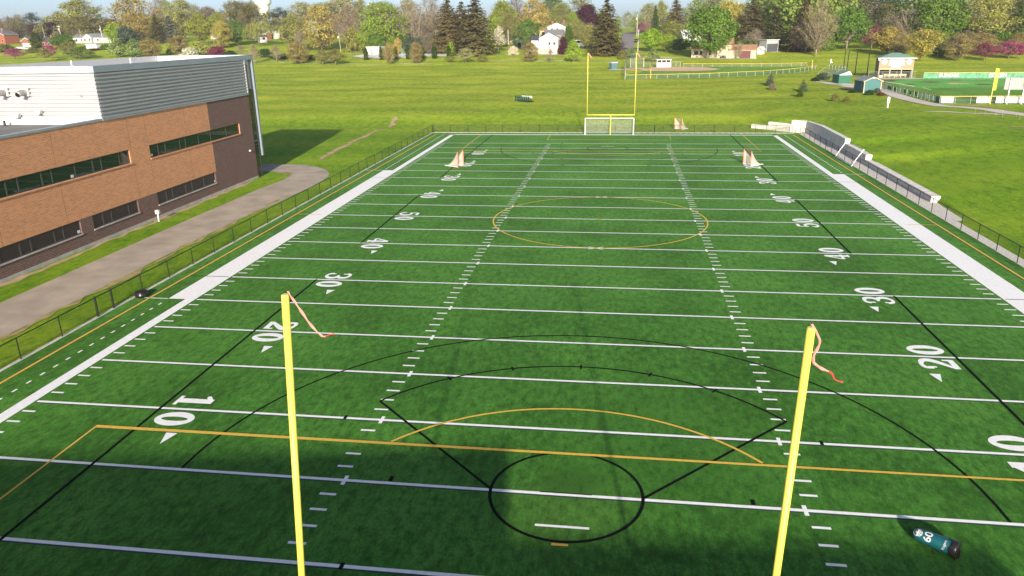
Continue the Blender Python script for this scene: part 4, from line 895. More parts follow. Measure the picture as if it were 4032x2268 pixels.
for x in (.34, .67): MB().box(w*x-.07, w*x+.07, .0, .14, 0, zo).build("post", M["sign_gray"], t)
MB().box(w*.2, w*.86, .9, 1.3, .42, .5).box(w*.2, w*.86, 1.25, 1.32, .5, .95).box(w*.22, w*.24, .9, 1.3, 0, .42).box(w*.5, w*.52, .9, 1.3, 0, .42).box(w*.82, w*.84, .9, 1.3, 0, .42).build("bench", M["clay"], t)
MB().box(.45, w*.15, .4, .9, .1, .62).build("storage_chest", M["wpaint"], t)
for x in (.15, .86):
    o2 = MB().prism([(w*x-.62, H*.8), (w*x-.55, H*.9), (w*x-.2, H*.94), (w*x+.2, H*.94), (w*x+.55, H*.9), (w*x+.62, H*.8), (w*x+.45, H*.73), (w*x, H*.665), (w*x-.45, H*.73)], -.03, 0, 'y').build("crest", M["wpaint"], t)
    o3 = MB(); c_ = (w*x, H*.8)
    pts = [(c_[0]+.26*s_*math.sin(a)**3*1.0, c_[1]+.02*(13*math.cos(a)-5*math.cos(2*a)-2*math.cos(3*a)-math.cos(4*a))) for s_ in (1,) for a in np.linspace(0, 2*math.pi, 24)]
    for (xa, za), (xb, zb_) in zip(pts, pts[1:]): o3.tube([(xa, -.035, za), (xb, -.035, zb_)], .035, 5)
    o3.build("emblem", M["sign_gray"], o2)
MB().prism([(w*.36, H*.485), (w*.38, H*.6), (w*.5, H*.625), (w*.62, H*.6), (w*.64, H*.485), (w*.5, H*.525)], -.05, -.01, 'y').build("name_plate", M["wpaint"], t)
lettering("GLENOAK", .48, mat("gold_letter", (.35, .28, .08), .5), t, (w*.5, -.055, H*.562), (rad(90), 0, 0), .004, .85)
MB().ball((-.1, -.35, H*.92), .3, 10, 7).build("floodlight", M["wpaint"], t)
struct(patch([(3436, 309), (3450, 307), (3640, 308), (3636, 311.5), (3560, 312), (3470, 312)], .08, 2).build("concrete_pad", M["walk"]))
run_fence("backstop_fence", "tall grey chain link fence across the front of the press box", [(3419, 309), (3460, 309.5), (3540, 310), (3606, 309.3)], 1.7, 3.2, "linkg", rail=.04)
# sheds
o, rz, w = frame3(3300.8, 331, 44, rad(9)); t = thing("storage_shed", "green storage shed with a white sloped gable by the walk", "shed", o, rz); h = ztop(o, 296)-o.z; dp = w*1.25
MB().box(0, w, 0, dp, -.2, h).build("wall", M["sh_green"], t)
MB().prism([(-.08, h), (w+.1, h), (w+.15, h+.12), (w*.85, h+h*.42), (w*.8, h+h*.42)], -.06, -.003, 'y').build("gable", M["wpaint"], t)
MB().prism([(-.12, h+.003), (w*.82, h*1.44), (w*.82, h*1.44+.07), (-.12, h+.08)], -.1, dp+.1, 'y').prism([(w*.82, h*1.44), (w+.15, h+.02), (w+.15, h+.09), (w*.82, h*1.44+.07)], -.1, dp+.1, 'y').build("roof", M["roof_green"], t)
o, rz, w = frame3(3398.2, 366.8, 62, rad(8)); t = thing("storage_shed", "teal storage shed with tan trim and a grey gable roof", "shed", o, rz); h = ztop(o, 319)-o.z; dp = w*1.3; rh = w*.22
MB().prism([(0, -.2), (w, -.2), (w, h), (w/2, h+rh), (0, h)], 0, dp, 'y').build("wall", M["sh_teal"], t)
r = MB()
for x0, x1 in ((-.25, w/2), (w+.25, w/2)): r.prism([(x0, h-.1), (x1, h+rh+.01), (x1, h+rh+.09), (x0, h-.02)], -.18, dp+.15, 'y')
r.build("roof", M["roof_grey"], t)
b = MB().box(-.04, .12, -.05, -.004, -.2, h).box(w-.12, w+.04, -.05, -.004, -.2, h)
for x0, x1 in ((-.25, w/2), (w+.25, w/2)): b.prism([(x0, h-.22), (x1, h+rh-.12), (x1, h+rh+.02), (x0, h-.08)], -.24, -.185, 'y')
b.build("trim", M["trim_tan"], t); MB().box(-.05, -.004, dp*.2, dp*.75, 0, h*.8).build("door", mat("door_teal", (.04, .12, .15), .6), t); MB().box(w*.44, w*.56, -.23, -.19, h+rh*.6, h+rh*.85).build("vent", M["wpaint"], t)
# batting cage poles, bleachers, standpipe, stakes
for k, (x, b_, tp) in enumerate(((3321, 272, 193), (3335, 274, 193), (3366, 294, 191), (3413, 296, 193))):
    simple_pole("cage_pole", ("leftmost black batting cage pole behind the green shed", "black batting cage pole second from the left beside a silver one", "black batting cage pole third from the left", "rightmost black batting cage pole beside the press box")[k], x, b_, tp, .13, .11, "blk", "pole", .0, "batting cage poles")
a, b_ = at(3366, 294), at(3413, 296); za, zb_ = ztop(a, 195)-a.z, ztop(b_, 197)-a.z
t = thing("cage_cable", "black net cable strung between the two right cage poles", "cable", a); d = b_-a; MB().tube([(0, 0, za), (d.x/2, d.y/2, (za+zb_)/2-.4), (d.x, d.y, zb_)], .09, 6).build("cable", M["blk"], t)
o, rz, w = frame2(3222, 300, 3290, 316); t = thing("bleachers", "silver aluminium bleachers with guard rails left of the green shed", "bleachers", o, rz+.35)
L = 7.; b = MB()
for k in range(5): b.box(0, L, k*.6, k*.6+.28, .35+k*.35, .42+k*.35).box(0, L, k*.6+.3, k*.6+.58, .1+k*.35, .14+k*.35)
b.build("seat_plank", M["galv"], t); b = MB()
for x in (.2, L/2, L-.2): b.tube([(x, 0, 0), (x, 2.9, 1.7)], .05, 6).tube([(x, 2.9, 0), (x, 2.9, 1.7)], .05, 6).tube([(x, 1.4, 0), (x, 1.4, .9)], .05, 6)
b.build("support_frame", M["galv"], t); b = MB()
for i in range(6): b.tube([(L*i/5, 3.05, 1.4), (L*i/5, 3.05, 2.9)], .04, 6)
for z in (2.2, 2.9): b.tube([(0, 3.05, z), (L, 3.05, z)], .04, 6)
for x in (0, L): b.tube([(x, 0, 1.1), (x, 3.05, 2.9)], .04, 6).tube([(x, 0, 0), (x, 0, 1.1)], .04, 6)
b.build("guard_rail", M["galv"], t)
p = at(3494, 424); h = ztop(p, 381)-p.z; t = thing("utility_standpipe", "white wrapped utility standpipe standing alone on the right lawn", "standpipe", p)
MB().lathe([(.17, -.1), (.17, h*.06), (.12, h*.1), (.13, h*.42), (.15, h*.45)], 10).build("base", M["poleg"], t); MB().prism([(-.2, h*.44), (.19, h*.44), (.2, h*.85), (.14, h), (-.12, h), (-.2, h*.9)], -.16, .16, 'y').build("hood", M["wpaint"], t)
for k, (x, b_, tp) in enumerate(((3838, 452, 428), (3877, 455, 424), (3917, 457, 425), (3948, 463, 430), (4001, 460, 447), (4012, 474, 449))):
    simple_pole("rope_stake", "thin wooden stake marking off the gravel track", x, b_, tp, .02, .02, "wood", "stake", (0, 0, .12, -.2, .1, .06)[k], "stakes along the gravel track")
P = at(3271, 248); t = thing("garden_statue", "small white garden figure on the lawn beyond the bleachers", "statue", P)
k = mpp(P); MB().lathe([(6*k*.5, 0), (5*k*.5, 5*k), (5*k*.5, 9*k), (3*k*.5, 13*k), (1*k, 16*k)], 8).build("figure", M["wpaint"], t); MB().ball((5*k, 0, 1.5*k), 3.5*k, 8, 6, .5).build("base_stone", M["conc"], t)

# ------------------------------------------------------------------ houses of the neighbourhood (front foot line, depth, height)
Zs = 700/2536
def Z(reg, x): return (0, 600, 1200, 1800, 2400, 3000, 3432)[reg-1]+x*Zs
def hs(name, label, cat, reg, xa, ya, xb, yb, dep, h, wall, roof, gable, rh, wins=(), chim=None, garage=None, D=None, base=None, fmt="trimw", over=.35):
    if D:
        a, b = at_d(Z(reg, xa), D), at_d(Z(reg, xb), D); o, rz, w = a, math.atan2(b.y-a.y, b.x-a.x), math.hypot(b.x-a.x, b.y-a.y)
    else: o, rz, w = frame2(Z(reg, xa), ya*Zs, Z(reg, xb), yb*Zs)
    t = thing(name, label, cat, o, rz, "houses beyond the park" if cat == "house" else None); b = MB()
    if gable == 'front':
        b.prism([(0, -1.5), (w, -1.5), (w, h), (w/2, h+rh), (0, h)], 0, dep, 'y'); r = MB()
        for x0, x1 in ((-over, w/2), (w+over, w/2)):
            z0 = h-over*rh/(w/2); r.prism([(x0, z0+.02), (x1, h+rh+.02), (x1, h+rh+.2), (x0, z0+.2)], -over, dep+over, 'y')
    elif gable == 'side':
        b.prism([(0, -1.5), (dep, -1.5), (dep, h), (dep/2, h+rh), (0, h)], 0, w, 'x'); r = MB()
        for y0, y1 in ((-over, dep/2), (dep+over, dep/2)):
            z0 = h-over*rh/(dep/2); r.prism([(y0, z0+.02), (y1, h+rh+.02), (y1, h+rh+.2), (y0, z0+.2)], -over, w+over, 'x')
    elif gable == 'hip':
        b.box(0, w, 0, dep, -1.5, h); q = min(w, dep)/2
        r = MB().add([(-over, -over, h), (w+over, -over, h), (w+over, dep+over, h), (-over, dep+over, h), (q, dep/2, h+rh), (w-q, dep/2, h+rh)], [(0, 1, 5, 4), (1, 2, 5), (2, 3, 4, 5), (3, 0, 4), (3, 2, 1, 0)])
    else:
        b.box(0, w, 0, dep, -1.5, h); r = MB().box(-over, w+over, -over, dep+over, h+.003, h+.22)
    b.build("wall", M[wall], t); ro = r.build("roof", M[roof], t)
    if chim: MB().box(w*chim-.45, w*chim+.45, dep*.35, dep*.35+.8, h, h+rh+1.2).build("chimney", M["brick_red"], ro)
    for x, z, ww, hh in wins: win(t, w*x-ww/2, w*x+ww/2, z, z+hh, frame=fmt)
    if garage: MB().box(w*garage[0], w*garage[1], -.06, -.003, 0, garage[2]).build("garage_door", M[garage[3]], t)
    if gable == 'front': MB().prism([(-over, h-over*rh/(w/2)-.12), (w/2, h+rh-.12), (w+over, h-over*rh/(w/2)-.12), (w+over, h-over*rh/(w/2)+.12), (w/2, h+rh+.16), (-over, h-over*rh/(w/2)+.12)], -over-.1, -over-.01, 'y').build("gable_trim", M["trimw"], t)
    return t, w
hs("brick_house", "brick house with a pale gable cut off at the left edge of the photo", "house", 1, -160, 632, 85, 632, 9, 5, "brick_red", "roof_slate", 'front', 3.2, [(.55, 1, 1, 1.3), (.85, 1, 1, 1.3)])
t, w = hs("brick_garage_house", "red brick house with a white double garage door behind the pink tree", "house", 1, 318, 682, 470, 682, 9, 3.2, "brick_red", "roof_slate", 'front', 1.9, [], None, (.12, .85, 2.3, "wpaint"))
hs("brick_ranch", "low dark red brick ranch with a dark roof and brick chimney", "house", 1, 600, 668, 815, 662, 9, 3.0, "brick_dkred", "roof_dark", 'side', 2.0, [(.15, 1, .8, 1.2), (.45, 1, .8, 1.2), (.62, 1, .8, 1.2)], .55, (.8, .92, 2.2, "barn_red"))
t, w = hs("grey_house", "long grey and white house with a cross gable behind the round green tree", "house", 1, 1050, 615, 1590, 610, 9, 3.0, "siding_white", "roof_slate", 'side', 2.0, [(.1, 1, 1, 1.2), (.22, 1, 1, 1.2), (.66, 1, 1, 1.2)])
MB().prism([(w*.31, -.5), (w*.54, -.5), (w*.54, 3.2), (w*.425, 5.0), (w*.31, 3.2)], -1.2, 3, 'y').build("cross_gable", M["siding_grey"], t)
MB().box(w*.70, w, -.08, -.003, 0, 2.9).build("garage_wall", M["siding_grey"], t)
for x in (.36, .48): win(t, w*x-.4, w*x+.4, 1, 2.3, y=-1.24)
hs("white_trailer", "low white utility trailer behind the dark shrubs at far left", "trailer", 1, 1235, 706, 1385, 706, 2.5, 2.6, "siding_white", "trimw", 'flat', 0, [])
hs("play_shed", "small red play shed under the dark spruces", "shed", 1, 2150, 575, 2235, 575, 3, 2.6, "barn_red", "barn_red", 'flat', 0)
hs("white_house", "white house half hidden behind the yellow green willow row", "house", 2, 830, 560, 1110, 555, 9, 3.2, "siding_white", "roof_slate", 'side', 1.6, [(.2, 1, 1, 1.2), (.5, 1, 1, 1.2), (.8, 1, 1, 1.2)])
hs("white_house", "white house glimpsed under the weeping willow", "house", 2, 1370, 550, 1650, 548, 8, 3.0, "siding_white", "roof_dark", 'side', 1.5, [(.15, 1, 1, 1.2), (.85, 1, 1, 1.2)])
hs("red_barn", "small dark red barn beside the willow trunk", "barn", 2, 1632, 560, 1705, 560, 5, 3.4, "brick_dkred", "roof_dark", 'front', 1.2)
hs("white_garage", "white garage with a low gable right of the red barn", "garage", 2, 1712, 556, 1872, 550, 7, 3.2, "siding_white", "trimw", 'front', 1.2, [], None, (.5, .8, 2.2, "sign_gray"))
hs("garden_shed", "small open garden shed with a white base under the willow", "shed", 2, 1510, 608, 1640, 606, 3.5, 3.0, "siding_white", "roof_dark", 'side', .8, [(.65, 1.4, 1.4, 1.2)])
t, w = hs("pump_house", "white flat roofed pump house with a brown door on the gravel lot", "pump house", 3, 884, 775, 1062, 778, 6, 3.0, "siding_white", "trimw", 'flat', 0, [], None, (.36, .5, 2.1, "siding_tan"))
MB().tube([(w*.25, 3, 3), (w*.25, 3, 4.1)], .06, 6).tube([(w*.75, 3, 3), (w*.75, 3, 4.1)], .06, 6).build("roof_pipe", M["galv"], t)
hs("teal_shed", "light teal storage shed on the gravel lot", "shed", 3, 1318, 770, 1412, 770, 4, 2.5, "teal_light", "teal_light", 'side', .6, [], None, (.3, .45, 2., "sh_teal"))
hs("hill_house", "cream house with a pale roof up the hill behind the green maple", "house", 3, 1310, 495, 1450, 492, 9, 2.8, "siding_cream", "roof_slate", 'front', 1.4, [(.7, .9, 1.4, 1.3)])
hs("hill_house", "low white house far behind the pale bare sycamore", "house", 3, 1700, 494, 1870, 492, 8, 2.4, "siding_white", "trimw", 'side', .8)
t, w = hs("white_house", "white gabled house with dark shutters and a tan block basement", "house", 4, 1175, 764, 1440, 775, 13, 6.0, "siding_white", "roof_slate", 'front', 2.0, [], None, (.56, .86, 2.6, "trimw"))
MB().box(-.03, w*.555, -.05, -.003, -1, 2.15).box(w*.865, w+.03, -.05, -.003, -1, 2.15).build("block_base", M["block_tan"], t)
for x in (.53, .79): win(t, w*x-.4, w*x+.4, 3.3, 4.5); MB().box(w*x-.85, w*x-.6, -.06, -.003, 3.3, 4.5).box(w*x+.6, w*x+.85, -.06, -.003, 3.3, 4.5).build("shutter", M["maroon"], t)
MB().box(w*.45, w*.52, -.05, -.003, 6.9, 7.3).build("gable_vent", M["siding_grey"], t); MB().tube([(.2, -.2, 3.), (.2, -.2, 8.2)], .1, 8).build("vent_stack", M["wpaint"], t); MB().box(-3.6, -.003, 4, 11, -1, 5.2).build("side_wing", M["siding_white"], t); MB().prism([(3.6, 5.2), (11.4, 5.2), (7.5, 6.9)], -4, .2, 'x').build("wing_roof", M["roof_dark"], t)
hs("gabled_house", "two tier house with a white gable and grey lower roof behind the white house", "house", 4, 1262, 700, 1525, 705, 9, 5.6, "side_taupe", "roof_slate", 'side', 2.1, [(.22, 3.6, 1.2, 1.3), (.7, 3.6, 1.2, 1.3)], None, D=352)
hs("upper_gable", "white upper storey gable with a brick chimney behind the grey roof", "house", 4, 1290, 600, 1540, 600, 9, 8.2, "siding_white", "trimw", 'front', 1.9, [(.25, 7.2, .9, .7), (.55, 7.2, .9, .7)], .3, D=364)
hs("tan_garage", "long tan garage wall behind the two small cypresses", "garage", 4, 1112, 540, 1285, 540, 6, 6.2, "trim_tan", "roof_brown", 'flat', 0, D=385)
hs("hill_house", "brown hip roofed house with a chimney high above the white gable", "house", 4, 1430, 560, 1612, 560, 9, 6.0, "siding_cream", "roof_moss", 'hip', 3.0, [(.3, 3.8, 1.2, 1.3), (.7, 3.8, 1.2, 1.3)], .55, D=430)
hs("carport", "grey open carport with a white roof left of the white house", "carport", 4, 775, 690, 930, 690, 5, 3.0, "siding_grey", "trimw", 'front', 1.1, [], None, (.55, .9, 2.5, "blk"))
t, w = hs("tan_house", "tan house with a brown roof behind the trunk of the big green maple", "house", 5, 1165, 822, 1722, 828, 9, 3.2, "siding_cream", "roof_brown", 'side', 2.2, [(.12, .9, 1.5, 1.5), (.25, .9, 1, 1.5), (.45, .9, 1.5, 1.5), (.69, 1.5, .9, 1.3)], None)
MB().box(w*.66, w+.2, -1.2, 6, -1, 4.6).build("upper_storey", M["siding_cream"], t); MB().prism([(-1.7, 4.6), (6.4, 4.6), (3, 7.0)], w*.63, w+.6, 'x').build("upper_roof", M["roof_brown"], t); win(t, w*.69-.5, w*.69+.5, 2.8, 4.0, y=-1.24); MB().tube([(w*.88, 2, 6), (w*.88, 2, 8.2)], .22, 8).build("flue", M["galv"], t)
hs("tan_garage", "tan garage with a long brown roof and a dark maroon door", "garage", 5, 1700, 832, 2085, 838, 7, 3.0, "siding_cream", "roof_brown", 'side', 1.5, [], None, (.40, .80, 2.6, "maroon"))
hs("garden_shed", "small white gabled shed beside the tan garage", "shed", 5, 2100, 775, 2165, 778, 3, 1.9, "siding_white", "trimw", 'front', .8, [], None, (.25, .75, 1.7, "sign_gray"))
hs("lean_to", "grey lean-to with a blue tarp under the pines", "shed", 5, 2232, 740, 2400, 742, 5, 4.4, "siding_grey", "sign_gray", 'flat', 0, [], None, (.05, .95, 3.0, "roof_dark"))
hs("white_house", "white house behind the lime green trees right of the street", "house", 5, 1052, 640, 1310, 640, 9, 4.6, "siding_white", "trimw", 'side', 2.4, [(.2, 1.4, 1, 1.2), (.7, 1.4, 1, 1.2)], None, D=330)
# cars
def car(label, reg, x, y, colr_, rz, L=4.5, H=1.45, W=1.8, van=False, D=None):
    p = at_d(Z(reg, x), D) if D else at(Z(reg, x), y*Zs); t = thing("parked_car", label, "car", p, rz)
    pr = [(-L/2, .35), (-L/2, .85), (-L*.47, .95), (-L*.28, .98), (-L*.14, H), (L*.26, H), (L*.40, .98), (L*.5, .9), (L*.5, .35)] if not van else [(-L/2, .3), (-L/2, 1.0), (-L*.4, 1.2), (-L*.28, H), (L*.46, H), (L/2, H*.8), (L/2, .3)]
    MB().prism(pr, -W/2, W/2, 'y').build("body", M[colr_], t)
    g = [(-L*.25, 1.0), (-L*.13, H-.07), (L*.25, H-.07), (L*.36, 1.0)] if not van else [(-L*.38, 1.2), (-L*.27, H-.25), (L*.4, H-.25), (L*.4, H*.6), (-L*.1, H*.6)]
    MB().prism(g, -W/2-.012, W/2+.012, 'y').build("window", M["glass"], t)
    for sx in (-.31, .3):
        for sy in (-1, 1):
            o = MB().tube([(L*sx, sy*(W/2-.2), .33), (L*sx, sy*(W/2+.02), .33)], .33, 12).build("wheel", M["blk"], t); MB().tube([(L*sx, sy*(W/2+.02), .33), (L*sx, sy*(W/2+.03), .33)], .2, 10).build("rim", M["galv"], o)
    for sx in (-.32, .32): MB().box(-L/2-.02, -L/2+.02, sx*W-.18, sx*W+.18, .68, .82).build("headlight", M["wpaint"], t)
    return t
colr("car_red", (.55, .015, .03), rough=.25); colr("car_black", (.012, .012, .014), rough=.2); colr("car_white", (.75, .75, .76), rough=.25); colr("car_blue", (.05, .12, .32), rough=.25); colr("car_silver", (.40, .42, .45), rough=.3)
car("red car parked on the drive right of the big dark spruces", 4, 600, 608, "car_red", .05, 5.)
car("white motorhome parked behind the bright green young tree", 4, 1690, 672, "car_white", .15, 8.5, 3.1, 2.4, True)
car("black pickup truck beside the white motorhome", 4, 1895, 684, "car_black", .1, 5.4, 1.8, 2.)
car("black car on the drive of the tan house", 5, 1625, 828, "car_black", 1.4, 4.5, 1.6)
car("blue car high up on the right side of the street", 5, 455, 468, "car_blue", .1, 4.8, 1.5)
car("dark car with pale lights beside the street pole", 5, 383, 602, "car_black", 1.3, 4.6, 1.5)
car("white car in front of the brick garage house", 1, 285, 704, "car_white", .1, 4.6)
car("silver car right of the white car at far left", 1, 395, 712, "car_silver", .1, 4.6)
# utility poles and water tower
def upole(label, reg, xt, yt, xb, yb, arm=0, trans=False, mt="wood", D=None, r=.17):
    p = at_d(Z(reg, xb), D) if D else at(Z(reg, xb), yb*Zs); h = ztop(p, yt*Zs)-p.z; k = mpp(p)
    t = thing("utility_pole", label, "utility pole", p, 0, "utility poles"); lean = (xt-xb)*Zs*k*.45+h*.0
    MB().tube([(0, 0, -.3), (lean, 0, h)], [r*1.15, r*.8], 8).build("pole", M[mt], t)
    if arm: MB().box(lean-1.2, lean+1.2, -.1, .1, h-.6, h-.4).build("crossarm", M[mt], t)
    if trans: MB().lathe([(.26, h-2.6), (.28, h-2.5), (.28, h-1.7), (.2, h-1.6)], 10, (lean-.4, -.1)).build("transformer", M["poleg"], t)
upole("leaning pole at the left edge beside the cut off brick house", 1, 50, 400, 75, 630, 1)
upole("pole above the chimney of the dark red ranch", 1, 615, 385, 650, 600, D=420)
upole("pole with crossarm and transformer against the purple tree", 1, 850, 365, 882, 560, 1, True, D=440, mt="poleg")
upole("slender pole in front of the grey cross gable house", 1, 1148, 405, 1185, 640)
upole("pale pole with transformer left of the lime tree", 1, 1440, 365, 1465, 560, 0, True, "poleg", D=430)
upole("leaning bare pole in front of the pale yellow cedar", 2, 908, 415, 947, 655)
upole("wooden pole with a grey transformer on the hill lawn left of the white pump house", 3, 495, 462, 517, 752, 0, True)
upole("white pole rising beside the dark carport", 4, 727, 425, 731, 668, mt="wpaint", r=.13)
upole("tallest grey pole on the right side of the street", 5, 382, 208, 390, 530, 0, True, "poleg", r=.16)
upole("grey pole directly behind the right far upright", 5, 412, 420, 402, 735, mt="poleg", r=.15)
D = 900; p = at_d(Z(2, 1630), D); t = thing("water_tower", "white water tower rising above the trees at upper left", "water tower", p)
k = D/FPX*Zs; q = lambda y: ztop(p, y*Zs)-p.z
MB().lathe([(95*k, 0), (60*k, q(330)), (66*k, q(260)), (78*k, q(180)), (88*k, q(110)), (88*k, q(78)), (95*k, q(74)), (118*k, q(45)), (121*k, q(-10)), (110*k, q(-60)), (80*k, q(-110)), (20*k, q(-130))], 40).build("tank_and_stem", M["wpaint"], t, True)
MB().tube([(78*k, -60*k, q(97)), (78*k, -60*k, q(88))], .25, 6).tube([(72*k, -66*k, q(107)), (74*k, -66*k, q(100))], .25, 6).build("vent", M["siding_grey"], t)
# yard fences up at the lot
def yfence(label, px, h=1.3): run_fence("yard_fence", label, px, h, 3, "linkg", rail=.04)
yfence("light mesh fence left of the pump house on the hill lawn", [(1383, 221), (1412, 215), (1432, 211)]); yfence("chain link fence along the front of the gravel lot", [(1452, 229), (1560, 228), (1700, 227), (1760, 222), (1808, 208)])

# ------------------------------------------------------------------ tree kinds (height 1, built once, shared by copies)
def quads(C, Nn, Tn, sx, sy):
    """leaf quads: centres, normals, tangents"""
    Nn = Nn/np.linalg.norm(Nn, axis=1, keepdims=True); Tn = Tn-Nn*(Nn*Tn).sum(1, keepdims=True); Tn /= np.linalg.norm(Tn, axis=1, keepdims=True)+1e-9; Bn = np.cross(Nn, Tn)
    sx = np.asarray(sx).reshape(-1, 1); sy = np.asarray(sy).reshape(-1, 1)
    V = np.stack([C-Tn*sx-Bn*sy*.6, C+Tn*sx*.2-Bn*sy, C+Tn*sx+Bn*sy*.4, C-Tn*sx*.3+Bn*sy], 1)
    return V.reshape(-1, 3)
def qmesh(name, V, mt):
    me = bpy.data.meshes.new(name); n = len(V); me.vertices.add(n); me.vertices.foreach_set("co", V.astype(np.float32).ravel())
    me.loops.add(n); me.loops.foreach_set("vertex_index", np.arange(n, dtype=np.int32)); me.polygons.add(n//4)
    me.polygons.foreach_set("loop_start", np.arange(0, n, 4, dtype=np.int32)); me.polygons.foreach_set("loop_total", np.full(n//4, 4, np.int32)); me.materials.append(mt); me.update(); return me
def profile(kind, t):
    if kind == 'round': return np.sqrt(np.clip(1-(2*t-.92)**2/1.18, 0, 1))
    if kind == 'oval': return np.clip(np.sin(np.pi*np.clip(t, 0, 1)**.85), 0, 1)**.62
    if kind == 'tear': return np.clip((1-t)**.75*np.minimum(1, t*5+.35)*1.15, 0, 1)
    if kind == 'vase': return np.clip(.28+.95*t, 0, 1)*np.sqrt(np.clip(1-np.clip((t-.55)/.45, 0, 1)**2.4, 0, 1))
    if kind == 'umb': return np.sqrt(np.clip(1-t**2.2, 0, 1))*np.clip(.55+t*3, 0, 1)
    if kind == 'col': return np.clip((1-t**3.5)*(.8+.2*np.minimum(1, t*4)), .03, 1)
    if kind == 'shrub': return np.sqrt(np.clip(1-t**2, 0, 1))
def decid(seed, prof, wid, z0, ncl, nlf, csig, lsz, twig=0, stems=1, outer=.55, twr=.0022, limb=1.):
    """one deciduous form: limbs run from the stem to leaf clusters; leaves gather round each cluster"""
    r = np.random.default_rng(seed); tr = MB(); leaves = []
    lump = r.uniform(.72, 1.12, (6, 9))
    if stems > 1: roots = [(math.cos(k*2.4)*.02, math.sin(k*2.4)*.02, math.cos(k*2.4)*.10*wid, math.sin(k*2.4)*.10*wid) for k in range(stems)]
    else: roots = [(0, 0, r.uniform(-.02, .02), r.uniform(-.02, .02))]
    tk = .016 if stems == 1 else .0095; hh = z0+(1-z0)*.6
    for a in roots: tr.tube([(a[0], a[1], -.02), (a[0]+a[2]*.25, a[1]+a[3]*.25, z0*.9), (a[0]+a[2], a[1]+a[3], hh), (a[0]+a[2]*1.5, a[1]+a[3]*1.5, .93)], [tk*1.25, tk*.9, tk*.45, tk*.1], 7)
    for i in range(ncl):
        t = r.uniform(0, 1)**.9; ang = r.uniform(0, 2*np.pi); lu = lump[int(t*5.99), int(ang/(2*np.pi)*8.99)]
        rr = wid/2*float(profile(prof, np.array([t]))[0])*lu*(outer+(1-outer)*r.uniform(0, 1)**.5 if r.uniform() < .72 else r.uniform(.1, .8))
        c = np.array([math.cos(ang)*rr, math.sin(ang)*rr, z0+(1-z0)*t*.97])
        a = roots[i % len(roots)]; zb_ = max(z0*.75, z0+(c[2]-z0)*r.uniform(.15, .6)-.25*rr); f = min(1, zb_/hh)
        if limb > r.uniform():
            p0 = np.array([a[0]+a[2]*f, a[1]+a[3]*f, zb_]); mid = p0*.5+c*.5+r.normal(0, .018, 3)-np.array([0, 0, .03])
            tr.tube([p0, mid, c], [.0065*(1-.5*t), .004, .0012], 4, False)
        cs = csig*r.uniform(.7, 1.3)
        for k in range(twig):
            e = c+r.normal(0, 1, 3)*cs*1.25+np.array([c[0]*.12, c[1]*.12, .02]); m_ = (c+e)/2+r.normal(0, cs*.2, 3); tr.tube([c-(c-e)*-.0, m_, e], [twr, twr*.8, twr*.4], 3, False)
        n = int(nlf*r.uniform(.6, 1.4)); L = c+r.normal(0, 1, (n, 3))*cs*np.array([1, 1, .8]); leaves.append(L)
    L = np.concatenate(leaves) if leaves else np.zeros((0, 3)); L = L[L[:, 2] > max(.02, z0*.45)]
    n = len(L); out = L-np.array([0, 0, z0+(1-z0)*.4]); N = out/(np.linalg.norm(out, axis=1, keepdims=True)+1e-6)*.9+r.normal(0, 1, (n, 3))*.75+np.array([0, 0, .25])
    s_ = lsz*r.uniform(.6, 1.4, n)
    return tr, quads(L, N, r.normal(0, 1, (n, 3)), s_, s_*.8)
def spruce(seed, wid, z0=.04, levels=34, dens=1., droop=.35, lsz=.011, rag=.18):
    r = np.random.default_rng(seed); tr = MB().tube([(0, 0, -.02), (0, 0, .5), (0, 0, .97)], [.014, .008, .001], 7); C = []; T = []; SX = []
    for i in range(levels):
        t = (i+r.uniform(-.4, .4))/levels; t = min(max(t, 0), .985); z = z0+(1-z0)*t; rad_ = wid/2*((1-t)**.66*.98+.02)*min(1, .78+t*4)
        nb = max(6, int(24*(1-t)**.5*dens))
        for k in range(nb):
            a = r.uniform(0, 2*np.pi); R = rad_*r.uniform(1-rag*1.6, 1+rag*.6); n = max(4, int(15*R/(wid/2))+3)
            s_ = np.linspace(.12, 1, n)+r.uniform(-.03, .03, n); zz = z-droop*R*s_**1.4+droop*.55*R*s_**3+r.normal(0, .004, n)
            wob = r.normal(0, .10, n)*s_*.8
            P = np.stack([np.cos(a+wob)*R*s_, np.sin(a+wob)*R*s_, zz-r.uniform(0, .02, n)], 1); C.append(P); T.append(np.stack([np.cos(a+wob*2), np.sin(a+wob*2), np.full(n, -.55)+r.normal(0, .35, n)], 1)); SX.append(lsz*(1.2-.35*s_)*r.uniform(.8, 1.5, n))
    C = np.concatenate(C); T = np.concatenate(T); SX = np.concatenate(SX); n = len(C)
    N = np.stack([C[:, 0], C[:, 1], np.full(n, .05)], 1)*2+r.normal(0, .09, (n, 3))
    return tr, quads(C, N, T, SX*1.25, SX*.62)
def willow(seed):
    r = np.random.default_rng(seed); tr, q0 = decid(seed, 'round', .95, .3, 40, 25, .04, .012, 2); L = []; T = []
    for k in range(210):
        a = r.uniform(0, 2*np.pi); R = r.uniform(.12, .5); z = .95-R*R*.9+r.uniform(-.08, .03); n = int(r.uniform(12, 26)); dz = np.arange(n)*.021
        L.append(np.stack([np.cos(a)*R+r.normal(0, .006, n)+np.cos(a)*dz*.12, np.sin(a)*R+r.normal(0, .006, n)+np.sin(a)*dz*.12, z-dz], 1))
    L = np.concatenate(L); L = L[L[:, 2] > .16]; n = len(L)
    return tr, np.concatenate([q0, quads(L, r.normal(0, 1, (n, 3))+L*np.array([2, 2, 0]), np.tile([0, 0, -1.], (n, 1))+r.normal(0, .2, (n, 3)), np.full(n, .014), np.full(n, .007))])
